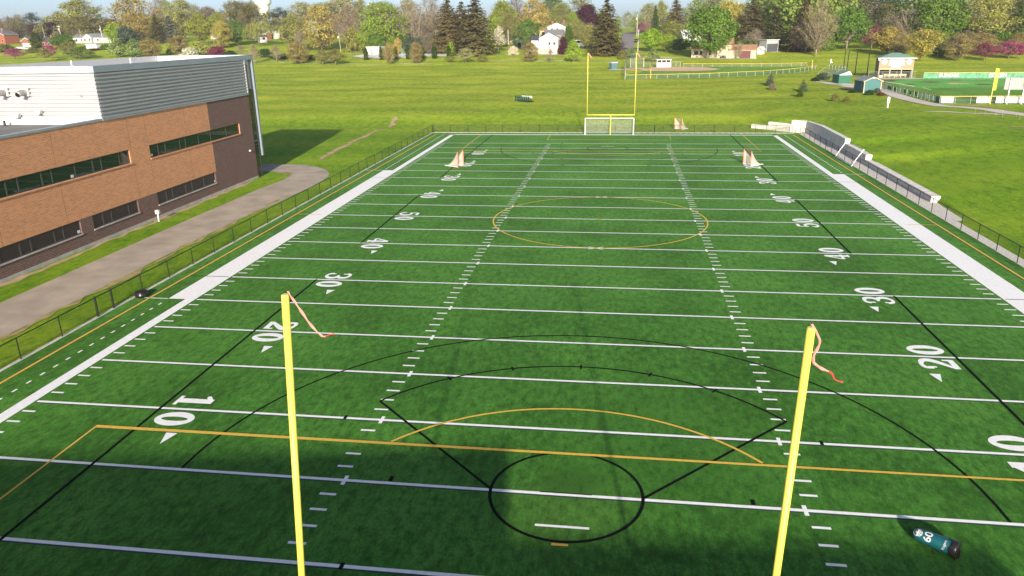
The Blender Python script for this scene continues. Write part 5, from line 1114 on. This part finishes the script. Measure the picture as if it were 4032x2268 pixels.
def pine(seed):
    r = np.random.default_rng(seed); tr = MB().tube([(0, 0, -.02), (.01, 0, .5), (.0, 0, .95)], [.016, .011, .002], 7); Ls = []
    for k in range(46):
        t = r.uniform(.25, 1); a = r.uniform(0, 2*np.pi); R = (.33*(1-(t-.35)**2*1.6))*r.uniform(.45, 1.05); c = np.array([math.cos(a)*R, math.sin(a)*R, t*.95+R*.1])
        tr.tube([(0, 0, t*.86), c*.6+np.array([0, 0, t*.34]), c], [.006, .004, .0015], 4, False); n = 90
        Ls.append(c+r.normal(0, 1, (n, 3))*np.array([.062, .062, .028]))
    L = np.concatenate(Ls); n = len(L); s_ = .011*r.uniform(.6, 1.4, n)
    return tr, quads(L, r.normal(0, 1, (n, 3))+np.array([0, 0, .8])+L*np.array([1.5, 1.5, 0]), r.normal(0, 1, (n, 3)), s_, s_*.6)
KIND = {}
def kind(name, wid, data, bark="bark"):
    tr, q = data; wid = float(np.percentile(q[:, 0], 98.5)-np.percentile(q[:, 0], 1.5)) if len(q) > 4000 else wid*.85
    KIND.setdefault(name, []).append((tr.mesh("trunk", M[bark], True), qmesh("crown", q, M["leaf"]) if len(q) else None, wid))
kind("maple", .85, decid(1, 'round', .85, .22, 150, 75, .05, .0155, 1), "barkp"); kind("maple", .85, decid(2, 'oval', .85, .2, 150, 75, .05, .0155, 1), "bark")
kind("open", .8, decid(3, 'oval', .8, .18, 170, 40, .045, .0125, 5), "bark"); kind("open", .8, decid(4, 'round', .8, .2, 180, 38, .045, .0125, 5), "barkp"); kind("open", .75, decid(5, 'vase', .75, .16, 170, 38, .045, .012, 5), "bark")
kind("bud", .8, decid(6, 'round', .8, .12, 220, 40, .042, .0105, 6), "bark"); kind("bud", .75, decid(7, 'oval', .75, .12, 210, 40, .042, .0105, 6), "bark")
kind("bare", .8, decid(8, 'round', .8, .2, 150, 14, .045, .009, 7, twr=.0021), "bark"); kind("bare", .7, decid(9, 'oval', .7, .16, 140, 14, .042, .009, 7, twr=.0021), "barkp")
kind("multi", .8, decid(10, 'vase', .8, .18, 130, 12, .045, .009, 7, 6, twr=.0021), "barkp")
kind("spruce", .44, spruce(11, .44)); kind("spruce", .48, spruce(12, .48, .02, 36, 1.05, .42)); kind("blue", .5, spruce(13, .5, .03, 30, .9, .15, .013), "barkd"); kind("conifer", .55, spruce(14, .55, .02, 16, .8, .1, .022, .25), "barkd")
kind("pine", .7, pine(15), "barkd"); kind("willow", .95, willow(16))
kind("column", .3, decid(17, 'col', .3, .02, 150, 42, .022, .0135, 0, limb=0), "barkd"); kind("pear", .75, decid(18, 'tear', .75, .12, 130, 48, .038, .016, 1)); kind("pear", .75, decid(19, 'tear', .75, .14, 130, 44, .038, .016, 1), "barkp")
kind("small", 1.0, decid(20, 'umb', 1.0, .32, 75, 42, .055, .018, 3), "barkp"); kind("small", .85, decid(21, 'round', .85, .24, 75, 40, .055, .018, 3), "barkp")
kind("young", .7, decid(22, 'tear', .7, .26, 60, 9, .05, .012, 8, twr=.0045), "barkp"); kind("shrub", 1.5, decid(23, 'shrub', 1.5, .03, 80, 55, .1, .04, 1, limb=.3)); kind("shrub", 1.3, decid(24, 'shrub', 1.3, .03, 70, 55, .1, .04, 1, limb=.3))
kind("gold", .9, decid(25, 'round', .9, .12, 150, 44, .043, .0125, 3)); kind("tan", .82, decid(26, 'tear', .82, .15, 120, 30, .042, .0135, 6), "barkp")
COLR = dict(lime=(0.246, 0.358, 0.031), green=(0.117, 0.209, 0.028), mid=(0.123, 0.204, 0.043), dk=(0.043, 0.086, 0.024), pine=(0.037, 0.064, 0.030), olive=(0.222, 0.216, 0.055), olv2=(0.289, 0.308, 0.074), gold=(0.370, 0.308, 0.074), tan=(0.345, 0.284, 0.086), brown=(0.209, 0.154, 0.080), rbrown=(0.197, 0.123, 0.074), purple=(0.062, 0.021, 0.032),
 pink=(0.443, 0.105, 0.209), crim=(0.234, 0.050, 0.092), mauve=(0.296, 0.111, 0.135), white=(0.640, 0.616, 0.455), spruce=(0.086, 0.084, 0.028), sprb=(0.105, 0.086, 0.032), blue=(0.109, 0.119, 0.086), pale=(0.320, 0.332, 0.135), yel=(0.443, 0.382, 0.062), yelg=(0.265, 0.296, 0.050), gray=(0.234, 0.197, 0.130), arb=(0.064, 0.105, 0.014), arbl=(0.147, 0.185, 0.031), sage=(0.246, 0.332, 0.105), bcon=(0.086, 0.117, 0.074), rust=(0.173, 0.086, 0.043))
NT = [0]
def tree(kd, reg, x, base, top, w, c, label, D=None, name=None, jit=.06, rz=None, cat="tree", group=None):
    px = Z(reg, x); p = at_d(px, D, base*Zs) if D else at(px, base*Zs); k = mpp(p)
    h = ztop(p, top*Zs)-p.z; v = KIND[kd][NT[0] % len(KIND[kd])]; NT[0] += 1; wd = w*Zs*k
    nm = name or {"spruce": "spruce_tree", "blue": "spruce_tree", "conifer": "young_spruce", "pine": "pine_tree", "willow": "willow_tree", "column": "arborvitae", "shrub": "shrub", "young": "sapling", "bare": "bare_tree", "multi": "bare_tree", "pear": "ornamental_pear", "small": "flowering_tree"}.get(kd, "leafy_tree")
    if kd == "shrub": cat = "shrub"
    t = thing(nm, label, cat, p, R_.uniform(0, 6.28) if rz is None else rz, group or ("park trees" if kd not in ("shrub",) else "shrubs"))
    wd *= 1.06; t.scale = (wd/v[2], wd/v[2], h*1.02)
    o = bpy.data.objects.new("trunk", v[0]); COL.objects.link(o); o.parent = t
    if v[1]:
        o = bpy.data.objects.new("crown", v[1]); COL.objects.link(o); o.parent = t; col = COLR[c]; j = 1+R_.uniform(-jit, jit)*2
        o.color = (col[0]*j*(1+R_.uniform(-jit, jit)), col[1]*j, col[2]*j, 1)
    return t

TREES = [
# kind, region, x, base, top, width, colour, label, depth
("bare",1,215,625,255,430,"rbrown","broad reddish bare tree between the cut off brick house and the brick garage",460),
("bare",1,40,600,270,260,"olive","dull olive bare tree at the far left edge of the photo",520),
("bare",1,310,560,215,200,"gray","thin grey bare tree left of the dark pine",560),
("pine",1,500,560,185,300,"pine","dark green pine standing against the sky at upper left",520),
("spruce",1,170,520,222,70,"spruce","small dark spruce tip peeking over the reddish bare tree",620),
("maple",1,590,560,345,300,"purple","dark purple tree behind the brick ranch chimney",500),
("maple",1,860,560,298,310,"purple","dark purple tree behind the transformer pole",510),
("open",1,690,470,270,170,"mid","light green tree between the pine and the purple trees",600),
("open",1,835,430,212,190,"gray","hazy grey green tree left of the great spreading tree",680),
("open",1,1190,560,0,580,"olv2","great spreading half bare tree behind the grey house",470),
("open",1,1230,560,230,560,"olive","low olive tree spreading under the great half bare tree",455),
("maple",1,1600,540,285,240,"purple","dark purple tree right of the pale transformer pole",520),
("gold",1,1960,640,-5,560,"gold","huge golden brown tree near the upper left",470),
("gold",1,2010,645,190,400,"gold","lower golden tree in front of the huge golden one",445),
("maple",1,1655,600,348,215,"lime","bright lime tree behind the two pale pear trees",430),
("shrub",1,1835,690,405,260,"bcon","dark blue green rounded evergreen behind the pale pear trees",420),
("column",1,545,762,472,155,"arbl","tall green cone shaped arborvitae at far left",395),
("maple",1,925,775,495,270,"green","dense round green tree in front of the grey house",395),
("small",1,215,845,698,250,"pink","pink flowering tree nearest the left edge",None),
("small",1,722,835,650,175,"pink","pink flowering tree second from the left edge",None),
("small",1,652,872,690,160,"olive","small olive tree left of the second pink tree",None),
("small",1,1010,835,600,200,"olive","small olive tree right of the dense round green tree",None),
("small",1,1150,845,690,330,"mid","wide low dark green tree above the left building roof",None),
("shrub",1,1400,800,690,240,"rust","rust brown shrub row behind the left building roof",395),
("shrub",1,1530,800,640,150,"mid","mid green shrub left of the pale pear trees",395),
("shrub",1,40,790,640,300,"olive","olive shrubs on the slope at the left edge",400),
("shrub",1,480,780,690,150,"olive","dull olive shrub at the foot of the cone arborvitae",390),
("shrub",1,830,530,455,150,"gray","grey brown bush behind the ranch roof",460),
("pear",1,1700,815,545,235,"sage","pale green pear tree, left one of a pair above the roof",None),
("pear",1,1935,815,562,225,"sage","pale green pear tree, right one of a pair above the roof",None),
("bud",1,2170,815,562,255,"tan","small golden tan tree right of the pale pear pair",None),
("spruce",1,2265,655,205,210,"spruce","dark spruce in front of the huge golden tree",420),
("blue",1,2450,610,225,250,"blue","grey blue spruce right of the dark spruce at upper left",425),
("bud",2,390,785,508,265,"tan","small golden tan tree left of the white blossom shrub",None),
("shrub",2,535,800,688,205,"white","white blossom shrub above the left building roof",None),
("shrub",2,930,795,672,225,"crim","crimson flowering shrub above the left building roof",None),
("shrub",2,745,780,615,330,"olv2","olive green shrub mass between the white and crimson shrubs",360),
("shrub",2,250,765,690,80,"green","small green bush left of the golden tan tree",365),
("shrub",2,1110,800,735,170,"dk","dark low juniper right of the crimson shrub",335),
("maple",2,705,620,218,300,"yelg","rounded yellow green tree left of the leaning bare pole",400),
("bud",2,470,560,15,380,"olv2","tall pale olive tree behind the grey blue spruce",470),
("bare",2,130,560,-20,300,"rbrown","tall reddish bare tree behind the dark spruce",560),
("open",2,250,540,0,260,"sage","pale hazy tree high behind the spruces",620),
("bare",2,660,560,75,260,"rbrown","pinkish brown bare tree behind the yellow green round tree",540),
("open",2,830,560,110,250,"gray","wispy grey tree left of the lime topped tree",520),
("maple",2,965,560,190,235,"yelg","yellow green tree behind the pale cedar",450),
("bud",2,1000,620,312,235,"yel","pale yellow cedar like tree beside the leaning bare pole",385),
("open",2,1240,600,28,400,"olive","big olive tree left of the water tower",440),
("open",2,1470,560,38,290,"pale","pale half bare tree in front of the water tower",450),
("maple",2,1200,640,300,300,"mid","dense green cedar clump left of the weeping willow",395),
("bare",2,1330,600,230,200,"brown","dark brown bare tree behind the green cedar clump",430),
("willow",2,1530,600,300,370,"olv2","weeping willow in front of the water tower",390),
("pine",2,1830,560,112,290,"pine","dark pine right of the water tower",440),
("spruce",2,1940,560,150,150,"spruce","narrow dark spruce right of the dark pine",460),
("open",2,2010,625,225,360,"olv2","green tree with pale leaning trunks on the hill lawn",370),
("bare",2,2110,660,440,150,"gray","leaning grey bare tree on the hill lawn",360),
("open",2,2150,560,45,300,"pale","tall pale tree behind the golden brown tree",500),
("gold",3,240,625,88,430,"gold","large golden brown tree on the hill lawn",365),
("bare",3,370,570,150,300,"brown","brown bare tree behind the large golden brown tree",400),
("open",3,330,560,50,330,"pale","pale thin tree above the large golden brown tree",470),
("young",2,1270,800,645,160,"tan","leafless sapling just above the corner of the left building",None),
("young",2,1465,908,648,190,"tan","leafless sapling beside the corner of the left building",None),
("young",2,1780,885,655,170,"tan","leafless sapling right of the dark round bush",None),
("shrub",2,1615,815,705,180,"dk","dark olive round bush between two leafless saplings",None),
("shrub",2,1900,835,775,330,"dk","low dark juniper row by the park footpath",None),
("shrub",2,2260,850,790,160,"dk","low dark juniper right of the golden young tree",None),
("bud",2,2090,912,605,265,"tan","golden tan young tree with a pale trunk on the park footpath",None),
("small",3,262,925,718,215,"olive","small olive umbrella tree, left one of a pair",None),
("small",3,442,932,712,235,"olive","small olive umbrella tree, right one of a pair",None),
("bare",3,655,648,75,420,"rbrown","large reddish brown tree right of the wooden transformer pole",360),
("shrub",3,700,650,430,190,"olive","olive bush at the foot of the large reddish brown tree",355),
("open",3,620,560,-30,420,"pale","tall pale green tree rising behind the large reddish brown tree",480),
("open",3,830,540,0,260,"pale","thin pale tree left of the bright green maple",500),
("open",3,1130,640,58,560,"lime","bright green maple with a forked pale trunk above the pump house",345),
("open",3,1130,560,45,420,"sage","hazy green tree behind the bright green maple",470),
("maple",3,880,640,408,215,"lime","small bright lime tree left of the pump house",355),
("maple",3,1035,665,488,240,"green","green bush like tree behind the pump house roof",340),
("multi",3,1580,590,58,480,"gray","pale many stemmed sycamore nearly bare",350),
("bare",3,1720,590,200,330,"brown","brown bare tree between the sycamore and the big spruces",380),
("open",3,1500,520,-10,260,"pale","tall pale tree behind the sycamore",520),
("spruce",3,1310,480,105,130,"spruce","dark spruce tip behind the bright green maple",520),
("bare",3,1830,480,-60,360,"gray","grey bare tree against the sky left of the big spruces",520),
("column",3,1240,650,525,60,"lime","thin lime shrub left of the tan bush behind the teal shed",330),
("column",3,1378,650,500,90,"green","thin green shrub right of the tan bush behind the teal shed",332),
("shrub",3,1330,668,570,130,"tan","tan brown bush behind the teal shed",328),
("shrub",3,1500,670,548,220,"bcon","blue green shrub below the sycamore",330),
("shrub",3,1650,690,560,160,"bcon","blue green shrub right of the sycamore foot",330),
("spruce",3,2050,690,-25,430,"sprb","big brownish spruce, left one of the central pair",330),
("spruce",3,2250,690,20,330,"sprb","spruce half hidden between the two big central spruces",345),
("spruce",4,270,785,-40,530,"sprb","biggest dark spruce left of the red car",None),
("bare",3,1760,640,470,190,"gray","grey brushy tree at the foot of the big spruces",325),
("bud",3,1210,915,615,150,"tan","small tan tree with a pale trunk, left one before the gravel lot",None),
("bud",3,1597,908,605,150,"tan","small tan tree with a pale trunk, right one before the gravel lot",None),
("column",3,878,857,688,64,"arb","columnar arborvitae at the left corner of the pump house",None),
("column",3,1092,857,668,52,"arb","columnar arborvitae at the right corner of the pump house",None),
("column",3,1122,855,690,50,"arbl","yellowish arborvitae touching the one right of the pump house",None),
("column",3,1300,852,670,66,"arbl","columnar arborvitae left of the teal shed",None),
("column",3,1473,848,635,52,"arb","columnar arborvitae right of the teal shed",None),
("column",3,1500,848,745,46,"arbl","short yellowish arborvitae stub right of the teal shed",None),
("column",3,1676,843,655,64,"arbl","columnar yellowish arborvitae behind the right tan tree",None),
("column",3,1838,838,655,48,"arb","arborvitae, left one of the twin columns on the lot",None),
("column",3,1868,836,664,48,"arb","arborvitae, right one of the twin columns on the lot",None),
("column",3,2056,828,650,66,"arb","columnar arborvitae nearest the big spruces",None),
("shrub",3,2088,690,618,110,"lime","lime plant above the last arborvitae",318),
("small",3,2302,893,698,200,"pale","small tree with white buds below the big spruces",None),
("small",3,2080,890,800,130,"olive","little olive dome tree below the last arborvitae",None),
("shrub",4,365,880,788,125,"olive","round olive bush below the green shrub",None),
("shrub",4,400,790,698,120,"green","green shrub at the foot of the biggest spruce",None),
("small",4,590,560,395,150,"white","white blossoming tree beside the biggest spruce",330),
("maple",4,650,520,38,330,"yelg","tall yellow green tree right of the biggest spruce",400),
("open",4,560,480,255,220,"lime","lower lime tree beside the biggest spruce",390),
("open",4,740,560,200,230,"olive","olive tree behind the white pole",380),
("bare",4,860,560,-30,330,"gray","tall grey bare tree above the carport",440),
("gold",4,1090,520,-5,340,"gold","golden brown tree above the tan garage wall",430),
("open",4,1350,480,-40,460,"mid","tall light green trees behind the gabled houses",490),
("open",4,1500,500,60,330,"yelg","yellow green tree behind the hip roofed house",470),
("maple",4,1000,640,288,270,"mid","green tree between the carport and the white house",335),
("conifer",4,818,575,455,95,"arb","small cone conifer left of the green tree by the carport",340),
("column",4,1166,560,453,64,"arb","small cypress, left one before the tan garage wall",370),
("column",4,1228,560,458,66,"arb","small cypress, right one before the tan garage wall",370),
("pine",4,1770,480,-50,420,"olive","tall grey green pine above the purple tree",470),
("maple",4,1850,520,88,320,"purple","big dark purple tree left of the tall roadside spruce",420),
("bare",4,1890,560,330,200,"mauve","dull mauve bare tree under the purple tree",390),
("open",4,1650,520,185,180,"lime","lime tree between the hip roofed house and the purple tree",400),
("open",4,1700,590,305,240,"yelg","yellow green tree behind the motorhome",360),
("open",4,1845,690,365,250,"olv2","olive green tree between the motorhome and the roadside spruce",335),
("spruce",4,2125,792,-15,400,"sprb","tall spruce at the left side of the street",None),
("shrub",4,1590,560,405,120,"arb","dark green evergreen right of the gabled houses",350),
("shrub",4,803,788,672,120,"white","round white flowering bush on the lawn left of the white house",None),
("bud",4,1040,885,608,230,"tan","tan young tree in front of the white house corner",None),
("young",4,1330,892,698,120,"tan","leafless sapling in front of the white house door",None),
("pear",4,1653,886,575,200,"lime","bright green young tree right of the white house",None),
("shrub",4,1512,650,545,120,"purple","dark red shrub beside the white house",310),
("shrub",4,1500,700,605,110,"olive","olive bush beside the white house wall",None),
("shrub",4,772,660,590,80,"yel","yellow bush in front of the carport",None),
("shrub",4,842,668,608,70,"yel","yellow bush at the right foot of the carport",None),
("shrub",4,640,670,605,150,"arbl","low green conifers in front of the red car",None),
("shrub",5,185,842,735,130,"olive","dark olive bush at the foot of the street",None),
("pear",5,298,835,695,170,"sage","pale green bushy tree beside the backstop",None),
("pear",5,625,893,690,170,"sage","pale green teardrop tree behind the dugout fence",None),
("small",5,470,450,330,150,"mauve","mauve blossoming tree by the upper street",450),
("open",5,380,470,345,100,"mid","small green tree at the crest of the street",520),
("open",5,560,440,55,260,"pale","pale hanging tree against the sky right of the street",480),
("spruce",5,640,560,75,130,"dk","slim green spruce right of the street",400),
("open",5,720,540,30,230,"olv2","olive tree behind the slim green spruce",420),
("bare",5,560,500,290,180,"mauve","dull pink bare tree right of the upper street",400),
("spruce",5,930,560,-45,270,"sprb","dark brownish spruce right of the street",390),
("maple",5,590,790,420,270,"lime","lime green tree, leftmost of the clump right of the street",315),
("maple",5,810,800,500,230,"lime","lime green tree in the middle of the clump right of the street",312),
("open",5,880,700,315,260,"yelg","tall yellow green tree behind the lime clump",340),
("maple",5,1010,815,560,300,"green","green tree, rightmost of the lime clump",308),
("open",5,1000,640,350,230,"pale","pale budding tree behind the white house by the clump",345),
("maple",5,1400,838,118,560,"green","biggest green maple with a pale forked trunk before the tan house",None),
("open",5,1250,460,-20,330,"sage","hazy grey green tree high behind the big green maple",500),
("gold",5,1680,560,25,440,"yel","large golden yellow tree behind the tan house",350),
("open",5,1830,480,60,260,"gold","dull gold tree right of the large yellow tree",420),
("open",5,1500,420,-60,420,"olv2","olive green trees behind the golden yellow tree",480),
("bare",5,2060,800,415,230,"gray","grey leaning bare tree behind the tan garage",305),
("open",5,1960,800,560,280,"mid","sparse green tree behind the tan garage roof",308),
("multi",5,1845,845,600,90,"tan","stubby pollarded tree in front of the tan garage",None),
("spruce",5,2000,700,-20,370,"sprb","dark brown spruce behind the tan garage",335),
("bud",5,2190,600,-20,330,"olive","tall olive tree right of the dark brown spruce",380),
("spruce",5,2330,755,95,320,"spruce","olive spruce with a bare trunk over the lean-to",310),
("conifer",5,2288,1222,1035,105,"bcon","young blue green conifer on the lawn, left of three",None),
("shrub",5,2325,1285,1190,90,"gray","small bare bush at the foot of the left lawn conifer",None),
("spruce",6,560,770,-40,420,"sprb","tall blackish spruce left of the bleachers lawn",300),
("bare",6,620,770,300,430,"rbrown","reddish bare tree in front of the tall blackish spruce",290),
("bare",6,770,800,20,480,"olive","tall half bare tree with a pale trunk above the bleachers",None),
("maple",6,1200,745,138,450,"green","bright green tree behind the batting cage poles",300),
("shrub",6,920,730,520,190,"green","green thicket left of the bright green tree",300),
("bud",6,1000,640,-60,560,"yelg","tall yellow green woodland tree above the bright green tree",380),
("bare",6,1480,700,-30,420,"brown","tall brown bare tree left of the press box",340),
("small",6,1555,720,385,320,"mauve","pinkish brown flowering tree left of the press box",300),
("maple",6,1780,790,405,350,"gold","olive gold round tree behind the press box",275),
("bud",6,1955,790,485,260,"tan","tan budding tree behind the press box roof",270),
("multi",6,2080,730,155,600,"gray","big bare grey tree above the press box",290),
("open",6,2250,870,435,390,"yel","yellow tan tree right of the press box roof",None),
("bud",6,1700,640,60,330,"olive","dark olive woodland tree behind the mauve tree",350),
("pine",6,1680,720,-60,420,"dk","dark evergreen woodland tree left of the sky gap",390),
("maple",6,1900,660,100,330,"mid","hazy green tree under the sky gap",380),
("conifer",6,585,1305,1135,105,"bcon","young blue green conifer, back one of the touching lawn pair",None),
("conifer",6,540,1380,1235,85,"arb","young olive conifer, front one of the touching lawn pair",None),
("conifer",6,1040,1442,1325,120,"olive","small olive conifer bush left of the white standpipe",None),
("conifer",6,1205,1455,1368,95,"olive","lowest olive conifer bush on the lawn left of the standpipe",None),
("shrub",6,860,1135,1050,160,"bcon","grey green junipers at the end of the bleachers",None),
("shrub",6,760,1158,1110,110,"dk","dark low juniper left of the grey green ones",None),
("shrub",6,1525,1355,1290,100,"dk","dark juniper at the foot of the teal shed",None),
("shrub",6,1640,1330,1265,95,"blue","grey juniper at the right corner of the teal shed",None),
("shrub",6,1700,1362,1325,110,"rust","rusty low juniper right of the teal shed",None),
("shrub",6,1290,1322,1290,110,"dk","dark low juniper left of the teal shed",None),
("maple",7,880,680,-20,560,"green","tall green tree with a long pale trunk above the far park fence",285),
("spruce",7,1180,700,-30,380,"dk","dark conifer between two tall green trees",300),
("pine",7,1000,760,200,360,"dk","dark pine thicket behind the long pale trunk",310),
("open",7,1560,640,-30,640,"yelg","great yellow green tree at upper right",295),
("bud",7,2010,640,-60,420,"olv2","tall olive tree with a leaning pale trunk near the right edge",300),
("open",7,2180,620,-60,330,"green","green tree touching the right edge",290),
("bare",7,1310,740,440,260,"rbrown","grey brown bare bush tree under the great yellow green tree",280),
("bud",7,1190,865,488,350,"tan","tan round tree with a white trunk above the far park fence",None),
("bud",7,1550,800,480,350,"tan","tan round tree behind the pink crab apple",268),
("bud",7,2085,720,478,270,"gold","golden round tree above the right pink trees",268),
("small",7,1600,868,630,285,"crim","dark pink crab apple left of the other two",None),
("small",7,1950,838,598,330,"pink","bright pink crab apple near the right edge",None),
("small",7,2110,840,630,210,"crim","dark pink crab apple at the very right edge",None),
("shrub",7,1000,815,680,190,"mid","green shrub left of the tan round tree",None),
("shrub",7,925,800,690,110,"dk","dark shrub under the long pale trunk",None),
("shrub",7,1860,720,480,260,"green","green thicket behind the pink crab apples",275),
("shrub",7,1700,700,470,300,"dk","dark thicket between the tan and golden round trees",285),
]
for a in TREES: tree(a[0], a[1], a[2], a[3], a[4], a[5], a[6], a[7], a[8])
# woodland on the skyline: one far mass
def woods(name, seed, cols, x0, x1, D0, D1, n, hh):
    r = np.random.default_rng(seed); V = []
    for i in range(n):
        px = r.uniform(x0, x1); D = r.uniform(D0, D1); p = at_d(px, D); v = KIND[("open", "bud", "maple", "bare")[int(r.integers(0, 4))]][0]; me = v[1]
        co = np.empty(len(me.vertices)*3, np.float32); me.vertices.foreach_get("co", co); co = co.reshape(-1, 4, 3)
        co = co[r.permutation(len(co))[:1400]]; c = co.mean(1, keepdims=True); co = c+(co-c)*1.7
        h = r.uniform(*hh); a = r.uniform(0, 6.28); q = co.reshape(-1, 3)*np.array([h*.95, h*.95, h]); V.append(np.stack([q[:, 0]*math.cos(a)-q[:, 1]*math.sin(a)+p.x, q[:, 0]*math.sin(a)+q[:, 1]*math.cos(a)+p.y, q[:, 2]+p.z], 1))
    o = bpy.data.objects.new(name, qmesh("crown", np.concatenate(V), M["leaf"])); COL.objects.link(o); o.color = (*cols, 1); struct(o, "stuff")
    o["label"] = name.replace("_", " ")+" behind the houses"; o["category"] = "woodland"
woods("olive_far_woods", 1, (.24, .235, .09), -300, 4300, 480, 740, 110, (10, 17)); woods("green_far_woods", 2, (.23, .30, .085), -300, 4300, 480, 780, 95, (10, 16)); woods("brown_far_woods", 3, (.24, .195, .12), -300, 2300, 470, 720, 55, (10, 16))
woods("green_hill_woods", 4, (.20, .27, .055), 2950, 4400, 330, 460, 34, (20, 30)); woods("dark_hill_woods", 5, (.05, .07, .02), 2950, 4400, 320, 430, 26, (16, 25))

# ------------------------------------------------------------------ thin morning haze over the whole place
hz = MB().box(-1450, 1450, -290, 2950, -3, 75).build("haze", mat("haze_surface", (1, 1, 1))); struct(hz, "stuff")
hm = MATS["haze_surface"]; hm.node_tree.nodes.clear(); ho = hm.node_tree.nodes.new("ShaderNodeOutputMaterial"); hv = hm.node_tree.nodes.new("ShaderNodeVolumePrincipled")
hv.inputs["Color"].default_value = (.86, .92, 1, 1); hv.inputs["Density"].default_value = .00018; hv.inputs["Anisotropy"].default_value = .2; hm.node_tree.links.new(hv.outputs[0], ho.inputs["Volume"])
# ------------------------------------------------------------------ light
nw = W0.node_tree.nodes; sk = nw.new("ShaderNodeTexSky"); sk.sky_type = 'NISHITA'; sk.sun_disc = False
sk.sun_elevation = SUN_EL; sk.sun_rotation = math.pi-SUN_AZ; sk.air_density = .5; sk.dust_density = 1.7; sk.ozone_density = .8; sk.altitude = 300
bg = nw["Background"]; W0.node_tree.links.new(sk.outputs[0], bg.inputs[0]); bg.inputs[1].default_value = .115
sl = bpy.data.lights.new("sun", 'SUN'); sl.energy = 5; sl.angle = rad(.85); sl.color = (1, .90, .76)
so = bpy.data.objects.new("sun", sl); COL.objects.link(so)
so.rotation_euler = (-Vector((math.sin(SUN_AZ)*math.cos(SUN_EL), -math.cos(SUN_AZ)*math.cos(SUN_EL), math.sin(SUN_EL)))).to_track_quat('-Z', 'Y').to_euler()
scn.view_settings.view_transform = 'Standard'; scn.view_settings.look = 'None'; scn.view_settings.exposure = .8; scn.view_settings.gamma = 1
scn.render.filter_size = 1.05; scn.cycles.transparent_max_bounces = 24; scn.cycles.max_bounces = 6
